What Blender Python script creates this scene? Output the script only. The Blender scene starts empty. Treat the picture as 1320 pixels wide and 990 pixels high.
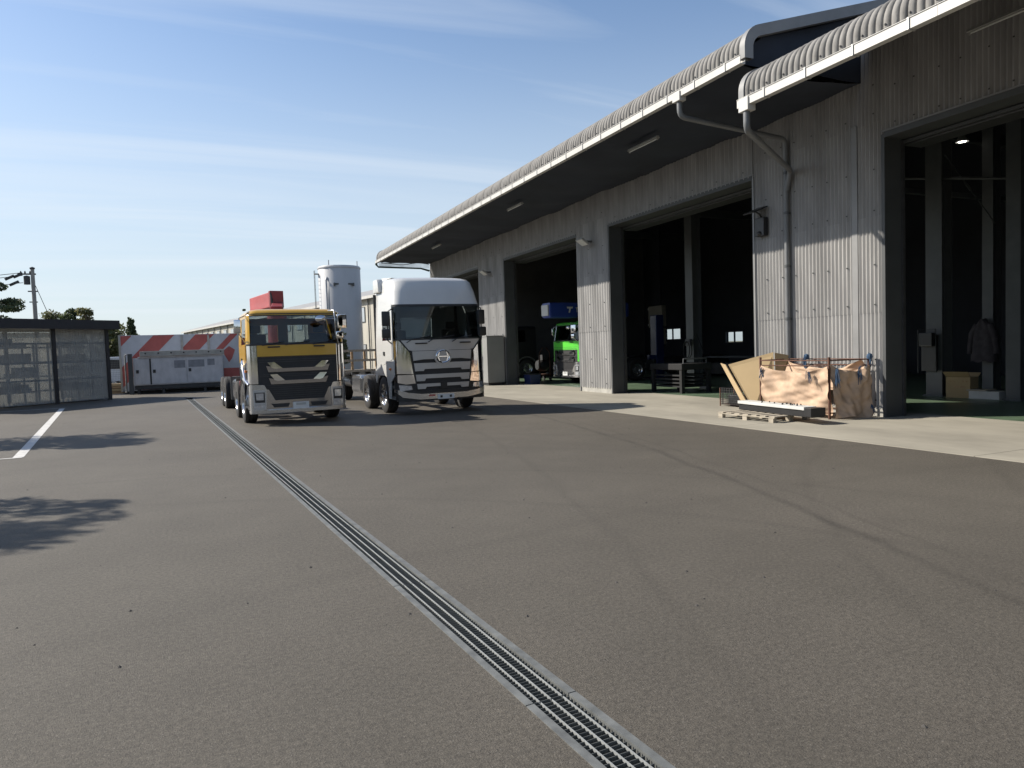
import bpy, bmesh, math, random
from mathutils import Vector, Matrix

random.seed(11)
R = math.radians
scene = bpy.context.scene
COL = scene.collection

# ------------------------------------------------------------------ camera
cam_d = bpy.data.cameras.new('camera')
cam = bpy.data.objects.new('camera', cam_d)
COL.objects.link(cam)
scene.camera = cam
cam_d.sensor_width = 36.0
cam_d.lens = 920.0 / 1320.0 * 36.0
cam_d.clip_start = 0.05
cam_d.clip_end = 3000
YAW, PITCH, ROLL = R(23.353), R(-2.905), R(1.958)
fw = Vector((math.sin(YAW) * math.cos(PITCH), math.cos(YAW) * math.cos(PITCH), math.sin(PITCH)))
rt0 = Vector((math.cos(YAW), -math.sin(YAW), 0))
up0 = rt0.cross(fw)
rt = rt0 * math.cos(ROLL) - up0 * math.sin(ROLL)
up = up0 * math.cos(ROLL) + rt0 * math.sin(ROLL)
cam.matrix_world = Matrix(((rt.x, up.x, -fw.x, 0), (rt.y, up.y, -fw.y, 0), (rt.z, up.z, -fw.z, 1.65), (0, 0, 0, 1)))

# ------------------------------------------------------------------ sky and sun
SUN = Vector((-1.08, 0.80, 1.0)).normalized()
world = bpy.data.worlds.new('World')
scene.world = world
world.use_nodes = True
wt = world.node_tree
wt.nodes.clear()
def wn(t, **k):
    n = wt.nodes.new(t)
    for a, b in k.items():
        setattr(n, a, b)
    return n
sky = wn('ShaderNodeTexSky', sky_type='NISHITA', sun_disc=False)
sky.sun_elevation = math.asin(SUN.z)
sky.sun_rotation = math.atan2(SUN.x, SUN.y)
sky.altitude = 50
sky.air_density = 1.0
sky.dust_density = 0.6
sky.ozone_density = 2.4
tc = wn('ShaderNodeTexCoord')
sep = wn('ShaderNodeSeparateXYZ')
wt.links.new(tc.outputs['Generated'], sep.inputs[0])
zz = wn('ShaderNodeMath', operation='ADD'); zz.inputs[1].default_value = 0.12
wt.links.new(sep.outputs[2], zz.inputs[0])
zm = wn('ShaderNodeMath', operation='MAXIMUM'); zm.inputs[1].default_value = 0.05
wt.links.new(zz.outputs[0], zm.inputs[0])
dv = []
for i in (0, 1):
    m = wn('ShaderNodeMath', operation='DIVIDE')
    wt.links.new(sep.outputs[i], m.inputs[0]); wt.links.new(zm.outputs[0], m.inputs[1]); dv.append(m)
cmb = wn('ShaderNodeCombineXYZ')
wt.links.new(dv[0].outputs[0], cmb.inputs[0]); wt.links.new(dv[1].outputs[0], cmb.inputs[1])
mp = wn('ShaderNodeMapping'); mp.inputs['Rotation'].default_value = (0, 0, R(-38)); mp.inputs['Scale'].default_value = (0.22, 2.3, 1)
wt.links.new(cmb.outputs[0], mp.inputs[0])
n1 = wn('ShaderNodeTexNoise'); n1.inputs['Scale'].default_value = 0.95; n1.inputs['Detail'].default_value = 7; n1.inputs['Roughness'].default_value = 0.55; n1.inputs['Distortion'].default_value = 0.8
wt.links.new(mp.outputs[0], n1.inputs['Vector'])
rp = wn('ShaderNodeValToRGB'); rp.color_ramp.elements[0].position = 0.45; rp.color_ramp.elements[1].position = 0.74
rp.color_ramp.elements[0].color = (0, 0, 0, 1); rp.color_ramp.elements[1].color = (0.42, 0.42, 0.42, 1)
wt.links.new(n1.outputs['Fac'], rp.inputs[0])
mixc = wn('ShaderNodeMixRGB', blend_type='MIX'); mixc.inputs[2].default_value = (5.4, 5.8, 6.2, 1)
wt.links.new(rp.outputs[0], mixc.inputs[0]); wt.links.new(sky.outputs[0], mixc.inputs[1])
ev = wn('ShaderNodeMapRange'); ev.inputs['From Min'].default_value = 0.0; ev.inputs['From Max'].default_value = 0.50; ev.inputs['To Min'].default_value = 0.78; ev.inputs['To Max'].default_value = 0.0; ev.interpolation_type = 'SMOOTHERSTEP'
wt.links.new(sep.outputs[2], ev.inputs[0])
hz = wn('ShaderNodeMixRGB', blend_type='MIX'); hz.inputs[2].default_value = (4.3, 4.85, 5.3, 1)
wt.links.new(ev.outputs[0], hz.inputs[0]); wt.links.new(sky.outputs[0], hz.inputs[1]); wt.links.new(hz.outputs[0], mixc.inputs[1])
bg = wn('ShaderNodeBackground'); bg.inputs['Strength'].default_value = 0.088
out = wn('ShaderNodeOutputWorld')
wt.links.new(mixc.outputs[0], bg.inputs[0]); wt.links.new(bg.outputs[0], out.inputs[0])

sd = bpy.data.lights.new('sun', 'SUN')
sd.energy = 4.2; sd.angle = R(0.55); sd.color = (1.0, 0.93, 0.82)
sun = bpy.data.objects.new('sun', sd); COL.objects.link(sun)
sun.rotation_euler = SUN.to_track_quat('Z', 'Y').to_euler()
sun.location = SUN * 80

vs = scene.view_settings
vs.view_transform = 'Standard'; vs.look = 'None'; vs.gamma = 1.0; vs.exposure = 0.85
vs.use_curve_mapping = False

# ------------------------------------------------------------------ materials
def mat(name, col, rough=0.6, metal=0.0, var=0.12, scale=2.0, bump=0.0, bscale=60.0, coat=0.0, col2=None, stretch=(1, 1, 1), rvar=0.0, spec=0.5):
    m = bpy.data.materials.new(name); m.use_nodes = True
    nt = m.node_tree; b = nt.nodes['Principled BSDF']
    b.inputs['Roughness'].default_value = rough
    b.inputs['Metallic'].default_value = metal
    b.inputs['Coat Weight'].default_value = coat
    b.inputs['Coat Roughness'].default_value = 0.08
    b.inputs['Specular IOR Level'].default_value = spec
    t = nt.nodes.new('ShaderNodeTexCoord'); mp = nt.nodes.new('ShaderNodeMapping')
    mp.inputs['Scale'].default_value = stretch
    nt.links.new(t.outputs['Object'], mp.inputs[0])
    n = nt.nodes.new('ShaderNodeTexNoise'); n.inputs['Scale'].default_value = scale; n.inputs['Detail'].default_value = 6; n.inputs['Roughness'].default_value = 0.62
    nt.links.new(mp.outputs[0], n.inputs['Vector'])
    r = nt.nodes.new('ShaderNodeValToRGB')
    r.color_ramp.elements[0].position = 0.3; r.color_ramp.elements[1].position = 0.72
    c2 = col2 if col2 else tuple(min(1, c * (1 + var)) for c in col)
    c1 = tuple(c * (1 - var) for c in col)
    r.color_ramp.elements[0].color = (*c1, 1); r.color_ramp.elements[1].color = (*c2, 1)
    nt.links.new(n.outputs['Fac'], r.inputs[0]); nt.links.new(r.outputs[0], b.inputs['Base Color'])
    if rvar:
        mr = nt.nodes.new('ShaderNodeMapRange')
        mr.inputs['To Min'].default_value = max(0.02, rough - rvar); mr.inputs['To Max'].default_value = min(1, rough + rvar)
        nt.links.new(n.outputs['Fac'], mr.inputs[0]); nt.links.new(mr.outputs[0], b.inputs['Roughness'])
    if bump:
        n2 = nt.nodes.new('ShaderNodeTexNoise'); n2.inputs['Scale'].default_value = bscale; n2.inputs['Detail'].default_value = 4
        nt.links.new(mp.outputs[0], n2.inputs['Vector'])
        bp = nt.nodes.new('ShaderNodeBump'); bp.inputs['Strength'].default_value = bump; bp.inputs['Distance'].default_value = 0.01
        nt.links.new(n2.outputs['Fac'], bp.inputs['Height']); nt.links.new(bp.outputs[0], b.inputs['Normal'])
    return m

def glassmat(name, tint, gloss_rough=0.02, ior=1.5, haze=0.0):
    m = bpy.data.materials.new(name); m.use_nodes = True
    nt = m.node_tree; nt.nodes.clear()
    o = nt.nodes.new('ShaderNodeOutputMaterial')
    tr = nt.nodes.new('ShaderNodeBsdfTransparent'); tr.inputs[0].default_value = (*tint, 1)
    gl = nt.nodes.new('ShaderNodeBsdfGlossy'); gl.inputs['Roughness'].default_value = gloss_rough
    lw = nt.nodes.new('ShaderNodeLayerWeight'); lw.inputs[0].default_value = 0.5
    pw = nt.nodes.new('ShaderNodeMath'); pw.operation = 'POWER'; pw.inputs[1].default_value = 4.0
    nt.links.new(lw.outputs['Facing'], pw.inputs[0])
    f0 = ((ior - 1) / (ior + 1)) ** 2
    fr = nt.nodes.new('ShaderNodeMapRange'); fr.inputs['To Min'].default_value = f0; fr.inputs['To Max'].default_value = 0.9
    nt.links.new(pw.outputs[0], fr.inputs[0])
    mx = nt.nodes.new('ShaderNodeMixShader')
    nt.links.new(fr.outputs[0], mx.inputs[0]); nt.links.new(tr.outputs[0], mx.inputs[1]); nt.links.new(gl.outputs[0], mx.inputs[2])
    last = mx
    if haze:
        df = nt.nodes.new('ShaderNodeBsdfDiffuse'); df.inputs[0].default_value = (0.50, 0.505, 0.49, 1)
        t = nt.nodes.new('ShaderNodeTexCoord'); n = nt.nodes.new('ShaderNodeTexNoise'); n.inputs['Scale'].default_value = 2.2; n.inputs['Detail'].default_value = 5
        nt.links.new(t.outputs['Object'], n.inputs['Vector'])
        mr = nt.nodes.new('ShaderNodeMapRange'); mr.inputs['To Min'].default_value = haze * 0.6; mr.inputs['To Max'].default_value = min(1, haze * 1.4)
        nt.links.new(n.outputs['Fac'], mr.inputs[0])
        tl = nt.nodes.new('ShaderNodeBsdfTranslucent'); tl.inputs[0].default_value = (0.60, 0.59, 0.54, 1)
        m0 = nt.nodes.new('ShaderNodeMixShader'); m0.inputs[0].default_value = 0.4
        nt.links.new(df.outputs[0], m0.inputs[1]); nt.links.new(tl.outputs[0], m0.inputs[2])
        m2 = nt.nodes.new('ShaderNodeMixShader')
        nt.links.new(mr.outputs[0], m2.inputs[0]); nt.links.new(mx.outputs[0], m2.inputs[1]); nt.links.new(m0.outputs[0], m2.inputs[2]); last = m2
    nt.links.new(last.outputs[0], o.inputs[0])
    return m

def netmat(name, col, cover):
    m = bpy.data.materials.new(name); m.use_nodes = True
    nt = m.node_tree; nt.nodes.clear()
    o = nt.nodes.new('ShaderNodeOutputMaterial')
    tr = nt.nodes.new('ShaderNodeBsdfTransparent'); df = nt.nodes.new('ShaderNodeBsdfDiffuse'); df.inputs[0].default_value = (*col, 1)
    t = nt.nodes.new('ShaderNodeTexCoord'); n = nt.nodes.new('ShaderNodeTexNoise'); n.inputs['Scale'].default_value = 1.6; n.inputs['Detail'].default_value = 5
    nt.links.new(t.outputs['Object'], n.inputs['Vector'])
    mr = nt.nodes.new('ShaderNodeMapRange'); mr.inputs['From Min'].default_value = 0.3; mr.inputs['From Max'].default_value = 0.7
    mr.inputs['To Min'].default_value = cover * 0.6; mr.inputs['To Max'].default_value = min(1, cover * 1.35)
    nt.links.new(n.outputs['Fac'], mr.inputs[0])
    mx = nt.nodes.new('ShaderNodeMixShader')
    nt.links.new(mr.outputs[0], mx.inputs[0]); nt.links.new(tr.outputs[0], mx.inputs[1]); nt.links.new(df.outputs[0], mx.inputs[2])
    nt.links.new(mx.outputs[0], o.inputs[0])
    return m

def emit(name, col, s):
    m = bpy.data.materials.new(name); m.use_nodes = True
    nt = m.node_tree; nt.nodes.clear()
    o = nt.nodes.new('ShaderNodeOutputMaterial'); e = nt.nodes.new('ShaderNodeEmission')
    e.inputs[0].default_value = (*col, 1); e.inputs[1].default_value = s
    nt.links.new(e.outputs[0], o.inputs[0]); return m

def asphalt():
    m = bpy.data.materials.new('asphalt'); m.use_nodes = True
    nt = m.node_tree; b = nt.nodes['Principled BSDF']
    L = nt.links.new; N = nt.nodes.new
    t = N('ShaderNodeTexCoord')
    def noise(s, d=6, r=0.6, vec=None):
        n = N('ShaderNodeTexNoise'); n.inputs['Scale'].default_value = s; n.inputs['Detail'].default_value = d; n.inputs['Roughness'].default_value = r
        L(vec if vec else t.outputs['Object'], n.inputs['Vector']); return n
    def mix(kind, a, bcol, f):
        x = N('ShaderNodeMixRGB'); x.blend_type = kind
        if isinstance(f, float): x.inputs[0].default_value = f
        else: L(f, x.inputs[0])
        L(a, x.inputs[1])
        if isinstance(bcol, tuple): x.inputs[2].default_value = (*bcol, 1)
        else: L(bcol, x.inputs[2])
        return x.outputs[0]
    def ramp(v, p0, p1, c0=(0, 0, 0), c1=(1, 1, 1)):
        r = N('ShaderNodeValToRGB'); r.color_ramp.elements[0].position = p0; r.color_ramp.elements[1].position = p1
        r.color_ramp.elements[0].color = (*c0, 1); r.color_ramp.elements[1].color = (*c1, 1); L(v, r.inputs[0]); return r.outputs[0]
    big = noise(0.16, 5, 0.6)
    base = ramp(big.outputs['Fac'], 0.3, 0.72, (0.079, 0.069, 0.055), (0.113, 0.100, 0.081))
    mid = noise(1.1, 7, 0.7)
    base = mix('MULTIPLY', base, ramp(mid.outputs['Fac'], 0.28, 0.75, (0.86, 0.86, 0.86), (1.10, 1.10, 1.10)), 1.0)
    g2 = noise(34, 5, 0.75)
    base = mix('MULTIPLY', base, ramp(g2.outputs['Fac'], 0.34, 0.66, (0.66, 0.66, 0.66), (1.28, 1.28, 1.28)), 1.0)
    grit = noise(110, 3, 0.85)
    base = mix('MULTIPLY', base, ramp(grit.outputs['Fac'], 0.32, 0.72, (0.50, 0.50, 0.50), (1.52, 1.52, 1.52)), 1.0)
    v = N('ShaderNodeTexVoronoi'); v.inputs['Scale'].default_value = 190; L(t.outputs['Object'], v.inputs['Vector'])
    sp = N('ShaderNodeSeparateColor'); L(v.outputs['Color'], sp.inputs[0])
    base = mix('MIX', base, (0.24, 0.225, 0.20), mixf(nt, ramp(sp.outputs[0], 0.955, 0.99), 0.32))
    # curved tyre marks: rings round a few turning centres
    wob = noise(0.7, 4, 0.6)
    for cx, cy, rad, wid, amt in ((-49.34, 21.36, 56.95, 0.10, 0.55), (-49.34, 21.36, 57.25, 0.06, 0.30), (-49.34, 21.36, 54.9, 0.10, 0.22), (17.0, -4.5, 15.1, 0.12, 0.22), (17.0, -4.5, 13.0, 0.12, 0.20), (-3.0, 0.8, 10.5, 0.12, 0.22), (-3.0, 0.8, 8.6, 0.12, 0.20), (11.3, 17.4, 4.4, 0.11, 0.30), (11.3, 17.4, 3.9, 0.07, 0.24), (14.0, 20.0, 13.2, 0.22, 0.2), (14.0, 20.0, 11.4, 0.22, 0.18), (6.0, -14.0, 20.0, 0.2, 0.18)):
        s = N('ShaderNodeVectorMath'); s.operation = 'SUBTRACT'; L(t.outputs['Object'], s.inputs[0]); s.inputs[1].default_value = (cx, cy, 0)
        ln = N('ShaderNodeVectorMath'); ln.operation = 'LENGTH'; L(s.outputs[0], ln.inputs[0])
        a = N('ShaderNodeMath'); a.operation = 'MULTIPLY_ADD'; a.inputs[1].default_value = 0.35; L(wob.outputs['Fac'], a.inputs[0]); L(ln.outputs['Value'], a.inputs[2])
        d = N('ShaderNodeMath'); d.operation = 'SUBTRACT'; L(a.outputs[0], d.inputs[0]); d.inputs[1].default_value = rad + 0.17
        ab = N('ShaderNodeMath'); ab.operation = 'ABSOLUTE'; L(d.outputs[0], ab.inputs[0])
        mr = N('ShaderNodeMapRange'); mr.interpolation_type = 'SMOOTHSTEP'; L(ab.outputs[0], mr.inputs[0]); mr.inputs['From Min'].default_value = 0; mr.inputs['From Max'].default_value = wid
        mr.inputs['To Min'].default_value = amt; mr.inputs['To Max'].default_value = 0
        k = N('ShaderNodeMath'); k.operation = 'MULTIPLY'; L(mr.outputs[0], k.inputs[0])
        L(ramp(mid.outputs['Fac'], 0.32, 0.6), k.inputs[1])
        base = mix('MULTIPLY', base, (0.40, 0.40, 0.40), k.outputs[0])
    # scattered dark oil spots
    v2 = N('ShaderNodeTexVoronoi'); v2.inputs['Scale'].default_value = 0.55; L(t.outputs['Object'], v2.inputs['Vector'])
    dd = N('ShaderNodeMath'); dd.operation = 'MULTIPLY_ADD'; L(noise(6, 3).outputs['Fac'], dd.inputs[0]); dd.inputs[1].default_value = 0.09; L(v2.outputs['Distance'], dd.inputs[2])
    base = mix('MULTIPLY', base, (0.45, 0.45, 0.45), mixf(nt, ramp(dd.outputs[0], 0.060, 0.090, (1, 1, 1), (0, 0, 0)), 0.75))
    L(base, b.inputs['Base Color'])
    b.inputs['Roughness'].default_value = 0.75
    b.inputs['Specular IOR Level'].default_value = 0.42
    bp = N('ShaderNodeBump'); bp.inputs['Strength'].default_value = 0.8; bp.inputs['Distance'].default_value = 0.008
    L(grit.outputs['Fac'], bp.inputs['Height']); L(bp.outputs[0], b.inputs['Normal'])
    return m

def mixf(nt, sock, k):
    m = nt.nodes.new('ShaderNodeMath'); m.operation = 'MULTIPLY'; m.inputs[1].default_value = k
    nt.links.new(sock, m.inputs[0]); return m.outputs[0]

M = {}
M['asphalt'] = asphalt()
M['concrete'] = mat('concrete', (0.27, 0.25, 0.205), 0.85, var=0.22, scale=0.9, bump=0.25, bscale=45, stretch=(1, 0.4, 1))
M['concrete2'] = mat('concrete2', (0.33, 0.32, 0.29), 0.85, var=0.25, scale=3, bump=0.3, bscale=40)
M['soil'] = mat('soil', (0.12, 0.11, 0.07), 0.95, var=0.4, scale=0.4)
M['greenfloor'] = mat('greenfloor', (0.095, 0.14, 0.09), 0.35, var=0.25, scale=1.2, rvar=0.12)
M['slate'] = mat('slate', (0.265, 0.26, 0.254), 0.85, var=0.24, scale=1.7, bump=0.2, bscale=25, stretch=(1.5, 1.5, 0.25))
M['slateroof'] = mat('slateroof', (0.215, 0.207, 0.195), 0.9, var=0.42, scale=2.6, bump=0.3, bscale=30, stretch=(1, 2.2, 0.7))
M['slateplain'] = mat('slateplain', (0.10, 0.10, 0.10), 0.9, var=0.2, scale=1.0)
M['dimblack'] = mat('dimblack', (0.010, 0.010, 0.011), 0.8)  # clean near-black for the low machine, the bay's shade put into the colour
M['bolt'] = mat('bolt', (0.05, 0.05, 0.05), 0.6, 0.3)
M['gutter'] = mat('gutter', (0.50, 0.49, 0.465), 0.5, var=0.10, scale=2.0, rvar=0.1)
M['strap'] = mat('strap', (0.42, 0.42, 0.41), 0.5, 0.3)
M['pipe'] = mat('pipe', (0.15, 0.155, 0.16), 0.5, var=0.12, scale=3)
M['trim'] = mat('trim', (0.20, 0.20, 0.20), 0.5, var=0.12, scale=2)
M['jamb'] = mat('jamb', (0.055, 0.058, 0.060), 0.55, var=0.15, scale=1.5)
M['steel'] = mat('steel', (0.075, 0.08, 0.083), 0.5, var=0.15, scale=2)
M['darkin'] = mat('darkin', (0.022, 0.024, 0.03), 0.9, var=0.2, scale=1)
M['net'] = mat('net', (0.022, 0.028, 0.042), 0.95, var=0.25, scale=0.7, bump=0.4, bscale=3)
M['netgreen'] = mat('netgreen', (0.045, 0.075, 0.060), 0.8, var=0.25, scale=2)
M['netsheer'] = netmat('netsheer', (0.10, 0.13, 0.14), 0.42)
M['galv'] = mat('galv', (0.15, 0.155, 0.15), 0.6, 0.2, var=0.35, scale=7, rvar=0.12)
M['galvdark'] = mat('galvdark', (0.36, 0.37, 0.36), 0.5, 0.3, var=0.15, scale=8)
M['barsteel'] = mat('barsteel', (0.11, 0.115, 0.11), 0.55, 0.3, var=0.2, scale=12)
M['pit'] = mat('pit', (0.014, 0.014, 0.012), 0.95)
M['line'] = mat('line', (0.50, 0.49, 0.47), 0.8, var=0.2, scale=5, bump=0.4, bscale=90)
M['yellow'] = mat('yellow', (0.56, 0.32, 0.025), 0.32, coat=0.6, var=0.05)
M['white'] = mat('white', (0.56, 0.56, 0.545), 0.35, coat=0.6, var=0.04)
M['silver'] = mat('silver', (0.33, 0.33, 0.33), 0.30, 0.7, var=0.06)
M['greysilver'] = mat('greysilver', (0.42, 0.42, 0.425), 0.34, 0.5, var=0.06)
M['chrome'] = mat('chrome', (0.72, 0.73, 0.75), 0.06, 1.0, var=0.03)
M['satin'] = mat('satin', (0.50, 0.50, 0.51), 0.20, 0.92, var=0.05)
M['black'] = mat('black', (0.018, 0.018, 0.019), 0.45, var=0.15)
M['mesh'] = mat('mesh', (0.022, 0.022, 0.024), 0.6, var=0.2)
M['rubber'] = mat('rubber', (0.022, 0.021, 0.021), 0.85, var=0.3, scale=6)
M['frame'] = mat('frame', (0.05, 0.05, 0.052), 0.5, 0.3, var=0.25, scale=5)
M['seat'] = mat('seat', (0.05, 0.05, 0.055), 0.9)
M['glass'] = glassmat('glass', (0.50, 0.55, 0.56), ior=1.5)
M['sideglass'] = glassmat('sideglass', (0.30, 0.34, 0.35))
M['clear'] = glassmat('clear', (0.9, 0.92, 0.92))
M['lampglass'] = mat('lampglass', (0.55, 0.57, 0.6), 0.08, 0.6, var=0.25, scale=18)
M['amber'] = mat('amber', (0.6, 0.17, 0.02), 0.25)
M['plate'] = mat('plate', (0.62, 0.63, 0.62), 0.5, var=0.05)
M['crane'] = mat('crane', (0.42, 0.075, 0.075), 0.45, coat=0.3, var=0.15)
M['craned'] = mat('craned', (0.22, 0.035, 0.04), 0.45, var=0.15)
M['green'] = mat('green', (0.11, 0.60, 0.06), 0.32, coat=0.6, var=0.05)
M['blue'] = mat('blue', (0.008, 0.016, 0.07), 0.4, coat=0.3, var=0.1)
M['blueboom'] = mat('blueboom', (0.02, 0.045, 0.22), 0.4, coat=0.3, var=0.1)
M['darktruck'] = mat('darktruck', (0.014, 0.015, 0.018), 0.6)
M['wood'] = mat('wood', (0.33, 0.22, 0.12), 0.8, var=0.35, scale=3, stretch=(1, 6, 6))
M['oldwood'] = mat('oldwood', (0.33, 0.29, 0.23), 0.9, var=0.35, scale=4, stretch=(6, 1, 6))
M['rust'] = mat('rust', (0.10, 0.045, 0.028), 0.85, var=0.4, scale=9)
M['card'] = mat('card', (0.34, 0.25, 0.135), 0.85, var=0.08, scale=1.5)
M['cardlight'] = mat('cardlight', (0.42, 0.31, 0.175), 0.85, var=0.08)  # paler copy of card, sunlight put into the colour; plain tone on planks
M['tarp'] = mat('tarp', (0.46, 0.325, 0.225), 0.85, var=0.22, scale=3.0, bump=0.5, bscale=14)
M['rope'] = mat('rope', (0.035, 0.075, 0.14), 0.85, var=0.3, scale=12)
M['red'] = mat('red', (0.42, 0.10, 0.085), 0.55, var=0.18, scale=2)
M['stripewhite'] = mat('stripewhite', (0.50, 0.51, 0.53), 0.55, var=0.12, scale=2)
M['bodygrey'] = mat('bodygrey', (0.56, 0.55, 0.56), 0.55, var=0.15, scale=3, stretch=(1, 1, 0.6))
M['bodypatch'] = mat('bodypatch', (0.25, 0.255, 0.275), 0.6, var=0.2, scale=4)
M['beamgrey'] = mat('beamgrey', (0.40, 0.38, 0.34), 0.7, var=0.2, scale=4)
M['polycarb'] = glassmat('polycarb', (0.55, 0.55, 0.52), 0.25, 1.2, haze=0.76)
M['shedframe'] = mat('shedframe', (0.032, 0.032, 0.036), 0.5, 0.2)
M['shedstuff'] = mat('shedstuff', (0.22, 0.21, 0.19), 0.8, var=0.4, scale=3)
M['tank'] = mat('tank', (0.42, 0.425, 0.44), 0.55, var=0.08, scale=0.8, stretch=(1, 1, 0.3))
M['cream'] = mat('cream', (0.40, 0.38, 0.33), 0.85, var=0.15, scale=0.8, stretch=(1, 1, 0.4))
M['farroof'] = mat('farroof', (0.26, 0.26, 0.26), 0.8, var=0.2)
M['pole'] = mat('pole', (0.26, 0.25, 0.23), 0.85, var=0.15)
M['wire'] = mat('wire', (0.03, 0.03, 0.03), 0.7)
M['bark'] = mat('bark', (0.085, 0.06, 0.04), 0.95, var=0.4, scale=8)
def leafmat(name, a, b2):
    m = mat(name, a, 0.6, var=0.4, scale=1.4, col2=b2)
    nt = m.node_tree; b = nt.nodes['Principled BSDF']
    o = [n for n in nt.nodes if n.type == 'OUTPUT_MATERIAL'][0]
    tl = nt.nodes.new('ShaderNodeBsdfTranslucent')
    nt.links.new(b.inputs['Base Color'].links[0].from_socket, tl.inputs[0])
    mx = nt.nodes.new('ShaderNodeMixShader'); mx.inputs[0].default_value = 0.4
    nt.links.new(b.outputs[0], mx.inputs[1]); nt.links.new(tl.outputs[0], mx.inputs[2]); nt.links.new(mx.outputs[0], o.inputs[0])
    return m
M['leafdark'] = leafmat('leafdark', (0.05, 0.075, 0.032), (0.10, 0.135, 0.055))
M['leafolive'] = leafmat('leafolive', (0.07, 0.085, 0.03), (0.15, 0.16, 0.06))
M['leafpale'] = leafmat('leafpale', (0.12, 0.13, 0.05), (0.22, 0.21, 0.09))
M['hill'] = mat('hill', (0.20, 0.26, 0.26), 0.95)
M['ledlamp'] = emit('ledlamp', (1.0, 0.97, 0.88), 9.0)
M['lampgrey'] = mat('lampgrey', (0.30, 0.30, 0.29), 0.5)
M['lens'] = mat('lens', (0.52, 0.52, 0.50), 0.3)
M['jacket'] = mat('jacket', (0.055, 0.048, 0.052), 0.95, var=0.3, scale=6)
M['paper'] = mat('paper', (0.50, 0.50, 0.48), 0.7)
M['cabinet'] = mat('cabinet', (0.22, 0.22, 0.21), 0.6, var=0.1, scale=1)
M['cabtan'] = mat('cabtan', (0.30, 0.27, 0.22), 0.7)
M['van'] = mat('van', (0.60, 0.61, 0.62), 0.35, coat=0.5, var=0.04)

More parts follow.
